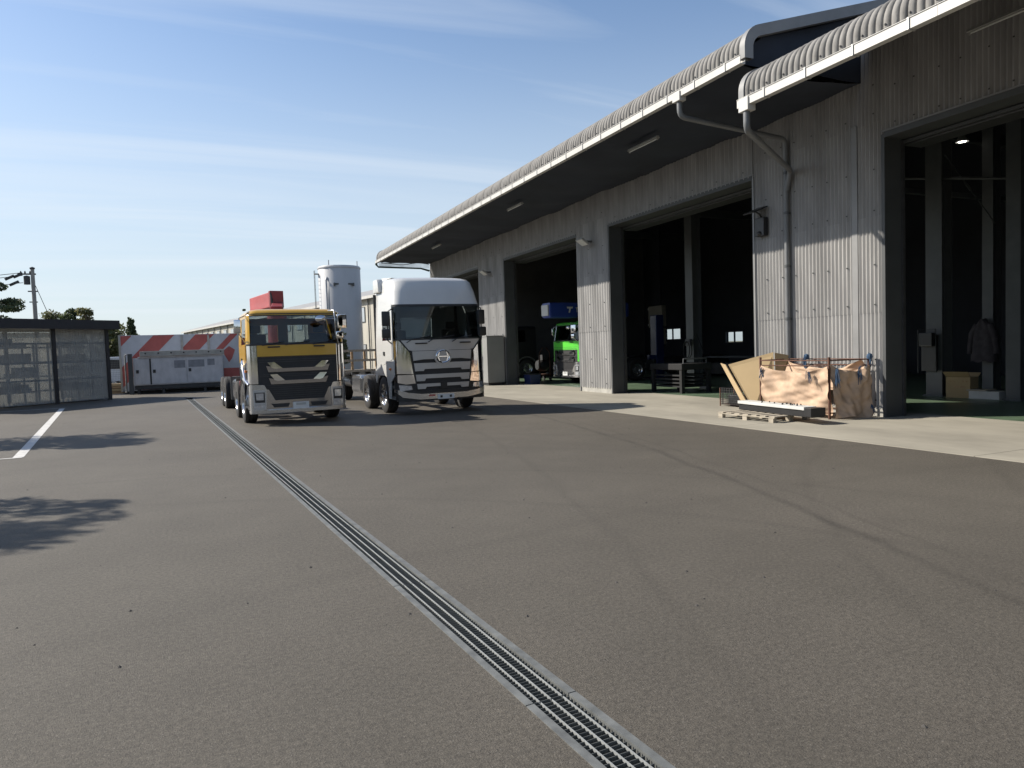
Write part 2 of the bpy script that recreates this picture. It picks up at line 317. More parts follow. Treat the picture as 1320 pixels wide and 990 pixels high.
# ------------------------------------------------------------------ mesh helpers
class MB:
    def __init__(s): s.v = []; s.f = []
    def quad(s, a, b, c, d):
        i = len(s.v); s.v += [a, b, c, d]; s.f.append((i, i + 1, i + 2, i + 3)); return s
    def box(s, x0, x1, y0, y1, z0, z1):
        i = len(s.v)
        s.v += [(x0, y0, z0), (x1, y0, z0), (x1, y1, z0), (x0, y1, z0), (x0, y0, z1), (x1, y0, z1), (x1, y1, z1), (x0, y1, z1)]
        s.f += [(i, i + 3, i + 2, i + 1), (i + 4, i + 5, i + 6, i + 7), (i, i + 1, i + 5, i + 4), (i + 1, i + 2, i + 6, i + 5), (i + 2, i + 3, i + 7, i + 6), (i + 3, i, i + 4, i + 7)]
        return s
    def bar(s, p, q, w, h, upv=(0, 0, 1)):
        p = Vector(p); q = Vector(q); d = (q - p).normalized(); u = Vector(upv)
        a = d.cross(u)
        if a.length < 1e-4: a = d.cross(Vector((1, 0, 0)))
        a.normalize(); b = a.cross(d).normalized(); a = a * w / 2; b = b * h / 2
        i = len(s.v)
        s.v += [tuple(t) for t in (p - a - b, p + a - b, p + a + b, p - a + b, q - a - b, q + a - b, q + a + b, q - a + b)]
        s.f += [(i, i + 3, i + 2, i + 1), (i + 4, i + 5, i + 6, i + 7), (i, i + 1, i + 5, i + 4), (i + 1, i + 2, i + 6, i + 5), (i + 2, i + 3, i + 7, i + 6), (i + 3, i, i + 4, i + 7)]
        return s
    def tube(s, pts, r, n=8, cap=True):
        pts = [Vector(p) for p in pts]
        rr = r if isinstance(r, (list, tuple)) else [r] * len(pts)
        rings = []; prev = None
        for k, p in enumerate(pts):
            d = (pts[min(k + 1, len(pts) - 1)] - pts[max(k - 1, 0)]).normalized()
            if prev is None:
                a = d.cross(Vector((0, 0, 1)))
                if a.length < 0.05: a = d.cross(Vector((1, 0, 0)))
            else: a = prev - d * prev.dot(d)
            a.normalize(); prev = a; b = d.cross(a)
            i = len(s.v)
            for j in range(n):
                t = 2 * math.pi * j / n
                s.v.append(tuple(p + (a * math.cos(t) + b * math.sin(t)) * rr[k]))
            rings.append(i)
        for a0, b0 in zip(rings, rings[1:]):
            for j in range(n): s.f.append((a0 + j, a0 + (j + 1) % n, b0 + (j + 1) % n, b0 + j))
        if cap:
            s.f.append(tuple(rings[0] + j for j in reversed(range(n)))); s.f.append(tuple(rings[-1] + j for j in range(n)))
        return s
    def lathe(s, prof, n=24, axis='z', o=(0, 0, 0)):
        i = len(s.v); k = len(prof)
        for j in range(n):
            t = 2 * math.pi * j / n; c, q = math.cos(t), math.sin(t)
            for r, h in prof:
                if axis == 'z': p = (o[0] + r * c, o[1] + r * q, o[2] + h)
                elif axis == 'x': p = (o[0] + h, o[1] + r * c, o[2] + r * q)
                else: p = (o[0] + r * c, o[1] + h, o[2] + r * q)
                s.v.append(p)
        for j in range(n):
            for m in range(k - 1):
                a = i + j * k + m; b = i + ((j + 1) % n) * k + m
                s.f.append((a, b, b + 1, a + 1))
        return s
    def prism(s, poly, axis, a, b):
        # poly in the two other axes (ordered), extruded from a to b
        def P(u, v, w): return {'x': (w, u, v), 'y': (u, w, v), 'z': (u, v, w)}[axis]
        i = len(s.v); n = len(poly)
        s.v += [P(u, v, a) for u, v in poly] + [P(u, v, b) for u, v in poly]
        s.f.append(tuple(i + j for j in range(n))); s.f.append(tuple(i + n + j for j in reversed(range(n))))
        for j in range(n): s.f.append((i + j, i + n + j, i + n + (j + 1) % n, i + (j + 1) % n))
        return s
    def loft(s, rings, close=False, cap=False):
        i = len(s.v); n = len(rings[0])
        for r in rings: s.v += [tuple(p) for p in r]
        for k in range(len(rings) - 1):
            for j in range(n if close else n - 1):
                a = i + k * n + j; b = i + k * n + (j + 1) % n
                s.f.append((a, b, b + n, a + n))
        if cap: s.f.append(tuple(i + (len(rings) - 1) * n + j for j in range(n)))
        return s
    def mesh(s, name, mt, smooth=None, bevel=0.0, recalc=True):
        me = bpy.data.meshes.new(name)
        me.from_pydata([tuple(p) for p in s.v], [], s.f)
        if recalc or bevel:
            bm = bmesh.new(); bm.from_mesh(me)
            bmesh.ops.remove_doubles(bm, verts=bm.verts, dist=1e-5)
            bmesh.ops.recalc_face_normals(bm, faces=bm.faces)
            if bevel:
                ed = [e for e in bm.edges if len(e.link_faces) == 2 and e.calc_face_angle(0) > R(30)]
                bmesh.ops.bevel(bm, geom=ed, offset=bevel, segments=2, profile=0.6, affect='EDGES', clamp_overlap=True)
            bm.to_mesh(me); bm.free()
        me.materials.append(mt)
        if smooth is not None:
            me.polygons.foreach_set('use_smooth', [True] * len(me.polygons))
            if smooth < 180: me.set_sharp_from_angle(angle=R(smooth))
        me.update()
        return me
    def build(s, name, mt, parent=None, smooth=None, bevel=0.0):
        return link(name, s.mesh(name, mt, smooth, bevel), parent)

def link(name, me, parent=None, loc=(0, 0, 0), rot=(0, 0, 0)):
    o = bpy.data.objects.new(name, me); COL.objects.link(o)
    o.location = loc; o.rotation_euler = rot
    if parent: o.parent = parent
    return o
def tag(o, label=None, cat=None, group=None, kind=None):
    for k, v in (('label', label), ('category', cat), ('group', group), ('kind', kind)):
        if v: o[k] = v
    return o
def thing(name, label, cat, loc=(0, 0, 0), rz=0.0, group=None):
    o = link(name, None, None, loc, (0, 0, rz))
    o.empty_display_size = 0.2
    return tag(o, label, cat, group)
def copy_tree(o, parent=None):
    c = o.copy(); COL.objects.link(c); c.parent = parent
    for ch in list(o.children): copy_tree(ch, c)
    return c
def text_part(name, txt, size, mt, parent, loc, rot, extrude=0.002):
    cu = bpy.data.curves.new(name, 'FONT'); cu.body = txt; cu.size = size; cu.extrude = extrude
    tmp = bpy.data.objects.new('tmp', cu); COL.objects.link(tmp)
    bpy.context.view_layer.update()
    me = bpy.data.meshes.new_from_object(tmp.evaluated_get(bpy.context.evaluated_depsgraph_get()))
    bpy.data.objects.remove(tmp)
    me.materials.clear(); me.materials.append(mt); me.name = name
    return link(name, me, parent, loc, rot)

# ================================================================== ground
drain_o = Vector((1.616, 0, 0)); drain_u = Vector((-0.0676, 1, 0)).normalized(); drain_n = Vector((drain_u.y, -drain_u.x, 0))
DW = 0.135
def drain_pt(t, off, z=0.0):
    p = drain_o + drain_u * t + drain_n * off
    return (p.x, p.y, z)
def apron_x(y): return 9.32 - 0.0228 * (y - 5.6)

g = MB().quad((-900, -900, -0.09), (900, -900, -0.09), (900, 1200, -0.09), (-900, 1200, -0.09)).build('ground', M['soil']); tag(g, kind='structure')
mb = MB()
def edge(t, s): return drain_pt(t, s * DW)
L0, L1, Rr0, Rr1 = edge(-25, -1), edge(75, -1), edge(-25, 1), edge(75, 1)
La, Lb, Ra, Rb = edge(-3, -1), edge(33, -1), edge(-3, 1), edge(33, 1)
AX0, AX1 = apron_x(-26), apron_x(76)
base = len(mb.v)
mb.v += [(-45, -26, 0), L0, La, Lb, L1, (-45, 76, 0), Rr0, (AX0, -26, 0), (AX1, 76, 0), Rr1, Rb, Ra]
mb.f += [(0, 1, 2, 3, 4, 5), (6, 7, 8, 9, 10, 11), (1, 6, 11, 2), (3, 10, 9, 4)]
tag(mb.build('asphalt_yard', M['asphalt']), kind='structure')

# drain channel below the grates
mb = MB()
for s in (-1, 1):
    mb.quad(drain_pt(-3, s * DW, -0.004), drain_pt(33, s * DW, -0.004), drain_pt(33, s * DW, -0.28), drain_pt(-3, s * DW, -0.28))
mb.quad(drain_pt(-3, -DW, -0.28), drain_pt(-3, DW, -0.28), drain_pt(33, DW, -0.28), drain_pt(33, -DW, -0.28))
drain = mb.build('drain_channel', M['pit']); tag(drain, kind='structure')
GL = 1.95
rotd = (0, 0, math.atan2(drain_u.y, drain_u.x) - math.pi / 2)
fs = MB().box(-DW, -DW + 0.040, 0.004, GL - 0.004, -0.045, 0.005).mesh('frame_strip', M['galv'])
fs2 = MB().box(DW - 0.040, DW, 0.004, GL - 0.004, -0.045, 0.005).mesh('frame_strip', M['galv'])
# bearing bars and rods of one grate
bars = MB(); k = 0
yy = 0.012
while yy < GL - 0.012:
    bars.box(-DW + 0.046, DW - 0.046, yy, yy + 0.0032, -0.040, -0.002); yy += 0.030
bars_me = bars.mesh('bearing_bars', M['barsteel'], recalc=False)
rod_me = MB().box(-0.0024, 0.0024, 0.006, GL - 0.006, -0.010, 0.003).mesh('rod', M['galvdark'])
for i in range(18):
    t = -2.9 + i * GL
    p = drain_pt(t, 0)
    for me in (fs, fs2):
        o = link('frame_strip', me, drain, (p[0], p[1], 0), rotd)
    gr = tag(link('drain_grate', bars_me, None, (p[0], p[1], 0), rotd), 'galvanised steel bar grate set in the long drain across the asphalt', 'drain grate', 'grates of the yard drain')
    for x in (-0.060, 0.0, 0.060):
        link('rod', rod_me, gr, (x, 0, 0))

# concrete apron in slabs
ap = tag(link('concrete_apron', None), kind='structure')
sy = [-26 + 4.6 * i for i in range(15)]
for a, b in zip(sy, sy[1:]):
    a += 0.006; b -= 0.006
    for (xa, xb, xc, xd) in ((apron_x(a) + 0.004, 13.52, 13.52, apron_x(b) + 0.004),):
        poly = [(xa, a), (xb, a), (xc, b), (xd, b)]
        MB().prism(poly, 'z', -0.2, 0.008).build('slab', M['concrete'], ap)
tag(MB().box(13.525, 27.3, -26, 40.6, -0.2, 0.005).build('workshop_floor', M['greenfloor']), kind='structure')

# painted parking lines
def strip(a, b, w, z=0.004):
    a = Vector((*a, z)); b = Vector((*b, z)); d = (b - a).normalized(); n = Vector((d.y, -d.x, 0)) * w / 2
    return MB().quad(tuple(a - n), tuple(a + n), tuple(b + n), tuple(b - n))
tag(strip((-4.76, 30.2), (-3.09, 15.05), 0.17).build('painted_line', M['line']), kind='structure')
tag(strip((-14.0, 14.9), (-3.02, 15.02), 0.09, 0.006).build('painted_line', M['line']), kind='structure')
tag(strip((-14.0, 29.7), (-4.7, 30.5), 0.10, 0.006).build('painted_line', M['line']), kind='structure')

# ================================================================== workshop
XW = 12.5
DOORS = [(32.44, 39.2), (22.57, 29.34), (13.68, 20.45), (3.35, 10.12)]
HEAD = 5.56
far = thing('workshop_building', 'long grey corrugated workshop hall with deep white-guttered eave behind the parked trucks', 'building', (0, 0, 0))
near = thing('workshop_building', 'lower grey corrugated workshop hall beside the tarp cage, with its curved eave stepped down', 'building', (0, 0, 0))
PITCH_W = 0.13; PITCH_C = 0.10
_sheet = {}
def sheet_mesh(nw, h, wid):
    key = (nw, round(h, 3), round(wid, 3))
    if key not in _sheet:
        mb = MB(); seg = 6; rows = []
        for z in (0, h):
            rows.append([(-0.018 * (1 if wid / nw < 0.13 else 1.4) * math.cos(2 * math.pi * i / seg), wid * i / (nw * seg), z) for i in range(nw * seg + 1)])
        mb.loft(rows)
        # rim so the sheet has an edge
        mb.loft([rows[0], [(x + 0.007, y, z) for x, y, z in rows[0]]])
        _sheet[key] = mb.mesh('wall_sheet', M['slate'], smooth=50, recalc=False)
    return _sheet[key]
bolts = {id(far): MB(), id(near): MB()}
def clad(root, y0, y1, z0, z1, row):
    n = max(1, round((y1 - y0) / (PITCH_C if y0 < 13 else 0.165))); pitch = (y1 - y0) / n; done = 0
    while done < n:
        k = min(9 if y0 < 13 else 6, n - done)
        if n - done - k == 1: k -= 1
        w = pitch * k
        o = link('wall_sheet', sheet_mesh(k, z1 - z0 + 0.06, w), root, (XW - (0.026 if y0 < 13 else 0.038) - 0.006 * (row % 2) - 0.002 * ((done // 9) % 2), y0 + done * pitch, z0 - 0.03))
        bm_ = bolts[id(root)]
        for zz_ in (z0 + 0.14, (z0 + z1) / 2):
            for j in range(2, k, 5):
                yb = y0 + (done + j) * pitch; xb = XW - (0.042 if y0 < 13 else 0.062) - 0.006 * (row % 2)
                bm_.box(xb - 0.012, xb + 0.012, yb - 0.012, yb + 0.012, zz_ - 0.012, zz_ + 0.012)
        done += k
ROWS = [(0.20, 2.13), (2.13, 4.0), (4.0, 5.90)]
JOIN = 10.77
def pier(root, y0, y1, top):
    for r, (a, b) in enumerate(ROWS): clad(root, y0, y1, a, b, r)
    clad(root, y0, y1, 5.90, top, 3)
    MB().box(XW + 0.012, XW + 0.30, y0, y1, 0.19, top).build('wall_core', M['slateplain'], root)
    MB().box(XW - 0.03, XW + 0.32, y0 + 0.004, y1 - 0.004, -0.1, 0.185).build('plinth', M['concrete2'], root, bevel=0.008)
pier(far, 39.2, 40.3, 7.9); pier(far, 29.34, 32.44, 7.9); pier(far, 20.45, 22.57, 7.9); pier(far, JOIN, 13.68, 7.9)
pier(near, 10.12, JOIN, 7.3); pier(near, -8.0, 3.35, 7.3)
for i, (a, b) in enumerate(DOORS):
    root = near if i == 3 else far
    top = 7.3 if i == 3 else 7.9
    clad(root, a, b, HEAD + 0.05, top, 1)
    MB().box(XW + 0.012, XW + 0.30, a, b, HEAD + 0.03, top).build('wall_core', M['slateplain'], root)
    df = MB().box(XW - 0.055, XW + 0.52, b - 0.06, b + 0.012, 0.009, HEAD + 0.015).build('door_jamb', M['jamb'], root)
    MB().box(XW - 0.055, XW + 0.52, a - 0.012, a + 0.06, 0.009, HEAD + 0.015).build('door_jamb', M['jamb'], root)
    MB().box(XW - 0.062, XW - 0.056, a - 0.014, a + 0.035, 0.01, HEAD + 0.05).build('edge_trim', M['trim'], root)
    MB().box(XW - 0.060, XW + 0.52, a + 0.062, b - 0.062, HEAD - 0.055, HEAD + 0.055).build('door_header', M['jamb'], root)
    MB().box(XW - 0.066, XW - 0.061, a - 0.014, b + 0.012, HEAD + 0.06, HEAD + 0.09).build('edge_trim', M['trim'], root)
    MB().box(XW + 0.55, XW + 1.05, a + 0.02, b - 0.02, HEAD - 0.16, HEAD + 0.5).build('shutter_housing', M['frame'], root, bevel=0.02)
    MB().box(XW + 0.44, XW + 0.50, a + 0.07, b - 0.07, HEAD - 0.13, HEAD - 0.08).build('shutter_bar', M['jamb'], root)
    MB().box(XW + 0.40, XW + 0.46, b - 0.10, b - 0.064, 0.009, HEAD - 0.06).build('shutter_rail', M['frame'], root)
# flat joint batten between the two halls
MB().box(XW - 0.056, XW - 0.03, JOIN - 0.07, JOIN + 0.07, 0.2, 5.92).build('joint_batten', M['trim'], near)
for root in (far, near):
    tag(bolts[id(root)].build('bolts', M['bolt'], root), kind='stuff')

SL = 0.30; SA = math.atan(SL)
def profile(x0, z0, r=0.40, rise=0.20, run=0.9):
    pts = [(x0, z0), (x0, z0 + rise)]
    a = math.pi; end = math.pi / 2 + SA
    for i in range(1, 9):
        t = a + (end - a) * i / 8
        pts.append((x0 + r + r * math.cos(t), z0 + rise + r * math.sin(t)))
    lx, lz = pts[-1]
    pts.append((lx + run * math.cos(SA), lz + run * math.sin(SA)))
    nr = []
    for i, (x, z) in enumerate(pts):
        a = pts[max(0, i - 1)]; b = pts[min(len(pts) - 1, i + 1)]
        d = Vector((b[0] - a[0], 0, b[1] - a[1])).normalized(); nr.append(Vector((-d.z, 0, d.x)))
    return pts, nr
def eave(root, gx, gz, y0, y1):
    x0 = gx + 0.125; z0 = gz + 0.10
    pts, nr = profile(x0, z0)
    n = round((y1 - y0) / PITCH_W); pitch = (y1 - y0) / n
    cache = {}
    done = 0
    while done < n:
        k = min(6, n - done)
        if k not in cache:
            seg = 8; rows = []
            for j in range(k * seg + 1):
                off = 0.030 * (abs(math.cos(math.pi * j / seg)) ** 0.7 * 2 - 1) * -1
                # rounded humps with narrow valleys
                ph = (j % seg) / seg
                off = 0.068 * (math.sqrt(max(0, 1 - (2 * ph - 1) ** 2)) - 0.6)
                rows.append([(p[0] + v.x * off, pitch * j / seg, p[1] + v.z * off) for p, v in zip(pts, nr)])
            mb = MB().loft(rows)
            cache[k] = mb.mesh('roof_sheet', M['slateroof'], smooth=60, recalc=False)
        link('roof_sheet', cache[k], root, (0.0015 * ((done // 6) % 3), y0 + done * pitch, 0.002 * ((done // 6) % 2)))
        done += k
    # bolts on the hump crests
    bm_ = MB()
    for j in range(1, n, 3):
        yb = y0 + (j + 0.5) * pitch
        for zb in (z0 + 0.16,):
            bm_.box(x0 - 0.042, x0 - 0.018, yb - 0.011, yb + 0.011, zb - 0.011, zb + 0.011)
    tag(bm_.build('roof_bolts', M['bolt'], root), kind='stuff')
    # main roof slope, closed slab with an underside
    lx, lz = pts[-1]
    sx, sz = lx - 0.35, lz - 0.35 * SL - 0.06
    ex = 24.0; ez = sz + (ex - sx) * SL
    poly = [(sx, sz), (ex, ez), (ex, ez + 0.12), (sx + 0.1, sz + 0.03 * 1 + 0.06)]
    MB().prism(poly, 'y', y0 + 0.02, y1 - 0.02).build('roof', M['slateplain'], root)
    rp_ = [(ex, ez), (ex + 9.6, ez - 9.6 * SL), (ex + 9.6, ez - 9.6 * SL + 0.12), (ex, ez + 0.12)]
    MB().prism(rp_, 'y', y0 + 0.02, y1 - 0.02).build('roof', M['slateplain'], root)
    # gutter in lengths, open on top
    yy = y0 - 0.05; L = 3.64
    while yy < y1:
        e = min(yy + L, y1 + 0.05)
        MB().prism([(gx, gz), (gx + 0.12, gz), (gx + 0.12, gz + 0.13), (gx + 0.113, gz + 0.13), (gx + 0.113, gz + 0.008), (gx + 0.008, gz + 0.008), (gx + 0.008, gz + 0.15), (gx - 0.012, gz + 0.15), (gx - 0.012, gz + 0.142), (gx, gz + 0.142)], 'y', yy + 0.003, e - 0.003).build('gutter', M['gutter'], root)
        yy = e
    sm = MB()
    sm.box(gx - 0.016, gx - 0.0125, 0, 0.03, gz - 0.006, gz + 0.158).box(gx - 0.016, gx + 0.126, 0, 0.03, gz - 0.010, gz - 0.006).box(gx - 0.016, gx + 0.13, 0, 0.03, gz + 0.154, gz + 0.158)
    sme = sm.mesh('gutter_bracket', M['strap'])
    yb = y0 + 0.35
    while yb < y1:
        link('gutter_bracket', sme, root, (0, yb, 0)); yb += 0.91
    return x0, z0, pts
fx0, fz0, fpts = eave(far, 9.25, 6.68, 10.5, 40.3)
nx0, nz0, npts = eave(near, 9.05, 5.80, -8.0, 10.28)
# verge trim on the end of the far roof
def verge(root, pts, y, x_end, dn=0.20):
    P = [p for p in pts]
    lx, lz = P[-1]; P.append((x_end, lz + (x_end - lx) * SL))
    out_, inn = [], []
    for i, (x, z) in enumerate(P):
        a = P[max(0, i - 1)]; b = P[min(len(P) - 1, i + 1)]
        d = Vector((b[0] - a[0], 0, b[1] - a[1])).normalized(); nv = Vector((-d.z, 0, d.x))
        out_.append((x + nv.x * 0.05, z + nv.z * 0.05)); inn.append((x - nv.x * (dn - 0.05), z - nv.z * (dn - 0.05)))
    mb = MB()
    rings = []
    for a, b in zip(out_, inn):
        rings.append([(a[0], y - 0.03, a[1]), (a[0], y + 0.10, a[1]), (b[0], y + 0.10, b[1]), (b[0], y - 0.03, b[1])])
    mb.loft(rings, close=True, cap=True)
    return mb.build('verge_trim', M['trim'], root, smooth=30)
verge(far, fpts, 10.44, 23.0); verge(near, npts, 10.27, 23.0, 0.06); verge(far, fpts, 40.3, 23.0)
# gable wall of the far hall above the lower roof, and its far gable
def gable(root, y, z0):
    xs, zs = XW + 0.30, 6.68 + 0.66 + (XW - 9.9) * SL
    ze = zs + (24 - xs) * SL
    poly = [(xs, z0), (27.2, z0), (27.2, zs + (24 - xs) * SL - 3.2 * SL), (24, ze), (xs, zs)]
    MB().prism(poly, 'y', y, y + 0.1).build('gable_wall', M['slateplain'], root)
gable(far, 10.62, 7.25); gable(far, 40.1, 0.01)
# bird net under the far eave, sagging between wall and gutter
mb = MB(); rows = []
random.seed(4)
ny = 90
for i in range(ny + 1):
    y = 10.62 + (40.2 - 10.62) * i / ny; row = []
    for j in range(9):
        u = j / 8
        x = 9.40 + (XW - 0.03 - 9.40) * u
        sag = -0.05 * math.sin(math.pi * u) * (1 + 0.8 * math.sin(y * 1.9) * math.sin(y * 0.7 + 1)) + 0.02 * random.uniform(-1, 1)
        row.append((x, y, 6.74 - 0.04 * u + sag + (0.012 * math.sin(y * 3.1) + 0.02 * math.sin(y * 1.27) if j == 8 else 0)))
    rows.append(row)
mb.loft(rows)
net = mb.build('bird_net', M['net'], far, smooth=180)
mb = MB(); rows = []
for i in range(15):
    u = i / 14; x = 9.46 + (XW - 9.46) * u
    zt = 7.28 + max(0, (x - 9.75)) * SL - 0.05 - 0.35 * max(0, 0.10 - u) / 0.10
    rows.append([(x, 10.60 + 0.03 * math.sin(9 * u + 3 * v), 6.74 + (zt - 6.74) * v) for v in (0, .33, .66, 1)])
mb.loft(rows); mb.build('end_net', M['net'], far, smooth=180)  # opaque dark sheet added at the near end so the roof void stays unlit
# net closing the far end and its pole
mb = MB(); rows = []
for i in range(13):
    u = i / 12; x = 9.45 + (12.42 - 9.45) * u
    zt = 6.85 + 0.95 * min(1, u * 1.25); zb = 6.46 - 0.03 * u
    rows.append([(x, 40.36 + 0.05 * math.sin(7 * u + 4 * v), zb + (zt - zb) * v) for v in (0, .25, .5, .75, 1)])
mb.loft(rows); mb.build('end_net', M['netsheer'], far, smooth=180)
MB().tube([(9.36, 40.36, 6.86), (9.30, 40.36, 6.62), (9.42, 40.36, 6.48), (11.9, 40.36, 6.43), (12.42, 40.36, 6.30)], [0.05, 0.07, 0.05, 0.045, 0.06], 8).build('net_pole', M['netgreen'], far, smooth=60)
mb = MB()
for u0 in (0.1, 0.35, 0.55):
    pts = []
    for i in range(12):
        u = i / 11; x = 9.6 + 2.8 * u
        pts.append((x, 40.33, 6.62 + u0 * 0.8 * (0.35 + 0.65 * u) + 0.05 * math.sin(9 * u + 10 * u0)))
    mb.tube(pts, 0.018, 5)
mb.build('net_cord', M['wire'], far, smooth=60)
# rear wall with windows, side walls, roof beams (inside)
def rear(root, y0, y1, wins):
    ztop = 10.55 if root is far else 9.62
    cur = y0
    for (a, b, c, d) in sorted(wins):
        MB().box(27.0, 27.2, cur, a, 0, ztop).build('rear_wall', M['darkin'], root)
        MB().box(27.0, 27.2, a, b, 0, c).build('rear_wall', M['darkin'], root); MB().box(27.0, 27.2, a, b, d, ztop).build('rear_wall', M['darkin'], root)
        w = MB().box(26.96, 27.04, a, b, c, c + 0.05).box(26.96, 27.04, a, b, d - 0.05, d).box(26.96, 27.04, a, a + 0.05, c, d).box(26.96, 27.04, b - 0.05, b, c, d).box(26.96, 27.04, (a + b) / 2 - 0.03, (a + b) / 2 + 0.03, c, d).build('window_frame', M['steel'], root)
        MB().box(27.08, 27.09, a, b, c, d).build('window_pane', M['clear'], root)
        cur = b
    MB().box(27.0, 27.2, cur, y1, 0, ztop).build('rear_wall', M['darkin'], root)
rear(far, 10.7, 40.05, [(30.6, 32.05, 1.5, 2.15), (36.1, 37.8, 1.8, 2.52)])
rear(near, -8.0, 10.6, [])
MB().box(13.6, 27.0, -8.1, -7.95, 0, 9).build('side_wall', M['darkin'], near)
def hcol(root, x, y, w=0.38, h=7.4, d=0.36):
    mb = MB().box(x, x + d, y - 0.012 + w / 2, y + 0.012 + w / 2, 0.005, h).box(x - 0.02, x, y, y + w, 0.005, h).box(x + d, x + d + 0.02, y, y + w, 0.005, h)
    mb.build('column', M['steel'], root)
    MB().box(x - 0.08, x + d + 0.08, y - 0.05, y + w + 0.05, 0.006, 0.04).build('base_plate', M['steel'], root)
hcol(near, 17.6, 12.55, 0.45, 7.0); hcol(near, 20.1, 12.85, 0.30, 7.2, 0.3); hcol(near, 17.4, 10.50, 0.33, 7.0); hcol(near, 17.6, 9.2, 0.30, 7.0)
hcol(far, 16.6, 21.45, 0.42, 7.6); hcol(far, 20.6, 34.3, 0.4, 8.0); hcol(far, 25.5, 25.2, 0.4, 8.0)
MB().tube([(17.6, 14.0, 5.93), (18.0, 9.4, 4.92)], 0.035, 8).build('brace_pipe', M['steel'], near, smooth=60)
MB().box(16.5, 24, 13.9, 14.05, 5.55, 5.68).build('tie_beam', M['steel'], near)
MB().tube([(17.62, 12.5, 6.2), (20.1, 12.8, 4.6)], 0.018, 6).tube([(18.6, 12.62, 5.57), (18.85, 12.65, 5.40)], 0.035, 6).build('brace_rod', M['steel'], near, smooth=60)
for y in (15, 21.5, 28, 34.5):
    MB().box(13.6, 26.9, y, y + 0.2, 7.6, 7.95).build('roof_beam', M['steel'], far)
for y in (-2, 5, 9.5):
    MB().box(13.6, 26.9, y, y + 0.2, 6.9, 7.2).build('roof_beam', M['steel'], near)

# downpipes
def bend(pts, r=0.12, n=5):
    pts = [Vector(p) for p in pts]; o = [pts[0]]
    for a, b, c in zip(pts, pts[1:], pts[2:]):
        p = b + (a - b).normalized() * r; q = b + (c - b).normalized() * r
        for i in range(n + 1):
            t = i / n; o.append(p * (1 - t) ** 2 + b * 2 * t * (1 - t) + q * t * t)
    o.append(pts[-1]); return o
PX = XW - 0.12
MB().box(9.22, 9.39, 12.22, 12.46, 6.60, 6.79).build('outlet_box', M['gutter'], far, bevel=0.01)
MB().tube(bend([(9.31, 12.34, 6.62), (9.31, 12.34, 6.30), (PX, 12.56, 6.16), (PX, 12.56, 0.05)], 0.16), 0.055, 12).build('downpipe', M['pipe'], far, smooth=60)
MB().box(9.02, 9.20, 10.02, 10.26, 5.70, 5.93).build('outlet_box', M['gutter'], near, bevel=0.01)
MB().tube(bend([(9.10, 10.14, 5.72), (9.10, 10.14, 5.38), (PX - 0.02, 12.40, 5.42), (PX - 0.02, 12.53, 5.0)], 0.14), 0.06, 12).build('downpipe', M['pipe'], near, smooth=60)
for z in (0.9, 2.1, 3.3, 4.5, 5.4):
    MB().lathe([(0.056, -0.03), (0.064, -0.03), (0.064, 0.03), (0.056, 0.03)], 12, 'z', (PX, 12.56, z)).box(PX + 0.03, XW - 0.01, 12.54, 12.58, z - 0.02, z + 0.02).build('pipe_clip', M['steel'], far)

# lamps on the building
def flood(loc, label, tilt):
    t = thing('flood_lamp', label, 'lamp', loc)
    MB().box(-0.16, 0.10, -0.02, 0.02, -0.03, 0.03).build('bracket', M['steel'], t)
    h = MB().box(-0.17, 0.17, -0.22, 0.22, -0.035, 0.035).build('lamp_housing', M['lampgrey'], t, bevel=0.012)
    h.location = (-0.26, 0, -0.02); h.rotation_euler = (0, R(tilt), 0)
    l = MB().box(-0.14, 0.14, -0.19, 0.19, -0.045, -0.036).build('lens', M['lens'], h)
flood((XW - 0.14, 21.55, 5.20), 'grey flood lamp on the wall beside the bay with the green truck', 35)
flood((XW - 0.14, 30.9, 5.18), 'grey flood lamp on the wall above the grey outdoor cabinet', 35)
t = thing('sensor_lamp', 'black solar sensor lamp on the corrugated wall beside the wide bay', 'lamp', (XW - 0.05, 13.36, 4.32))
MB().box(-0.14, 0.0, -0.15, 0.15, -0.22, 0.22).build('lamp_body', M['black'], t, bevel=0.02)
MB().tube([(-0.05, 0, 0.2), (-0.12, 0, 0.30), (-0.22, 0.03, 0.36)], 0.02, 8).build('arm', M['black'], t, smooth=60)
MB().bar((-0.46, 0.0, 0.30), (-0.04, 0.0, 0.46), 0.36, 0.03).build('solar_panel', M['black'], t)
MB().lathe([(0.0, -0.05), (0.05, -0.04), (0.07, 0), (0.05, 0.05), (0, 0.06)], 12, 'z', (-0.13, 0, -0.16)).build('sensor_head', M['black'], t, smooth=60)
def tube_lamp(loc, L, label, rz=0.0):
    t = thing('tube_lamp', label, 'lamp', loc, rz)
    MB().prism([(-0.06, 0.0), (0.06, 0.0), (0.03, 0.05), (-0.03, 0.05)], 'y', -L / 2, L / 2).build('lamp_housing', M['lampgrey'], t)
    MB().tube([(0, -L / 2 + 0.05, -0.022), (0, L / 2 - 0.05, -0.022)], 0.016, 8).build('tube', M['lens'], t, smooth=60)
    for e in (-L / 2 + 0.03, L / 2 - 0.03): MB().box(-0.02, 0.02, e - 0.015, e + 0.015, -0.045, 0.0).build('tube_holder', M['lampgrey'], t)
tube_lamp((10.2, 15.0, 6.52), 1.25, 'tube lamp under the far eave between the wide bay and the gutter outlet')
tube_lamp((10.2, 22.85, 6.52), 1.25, 'tube lamp under the far eave out from the pier beside the green truck')
tube_lamp((10.35, 32.4, 6.52), 1.25, 'faint tube lamp under the far eave above the white truck')
tube_lamp((12.2, 7.6, 6.72), 1.25, 'tube lamp high on the lower hall above its bay')
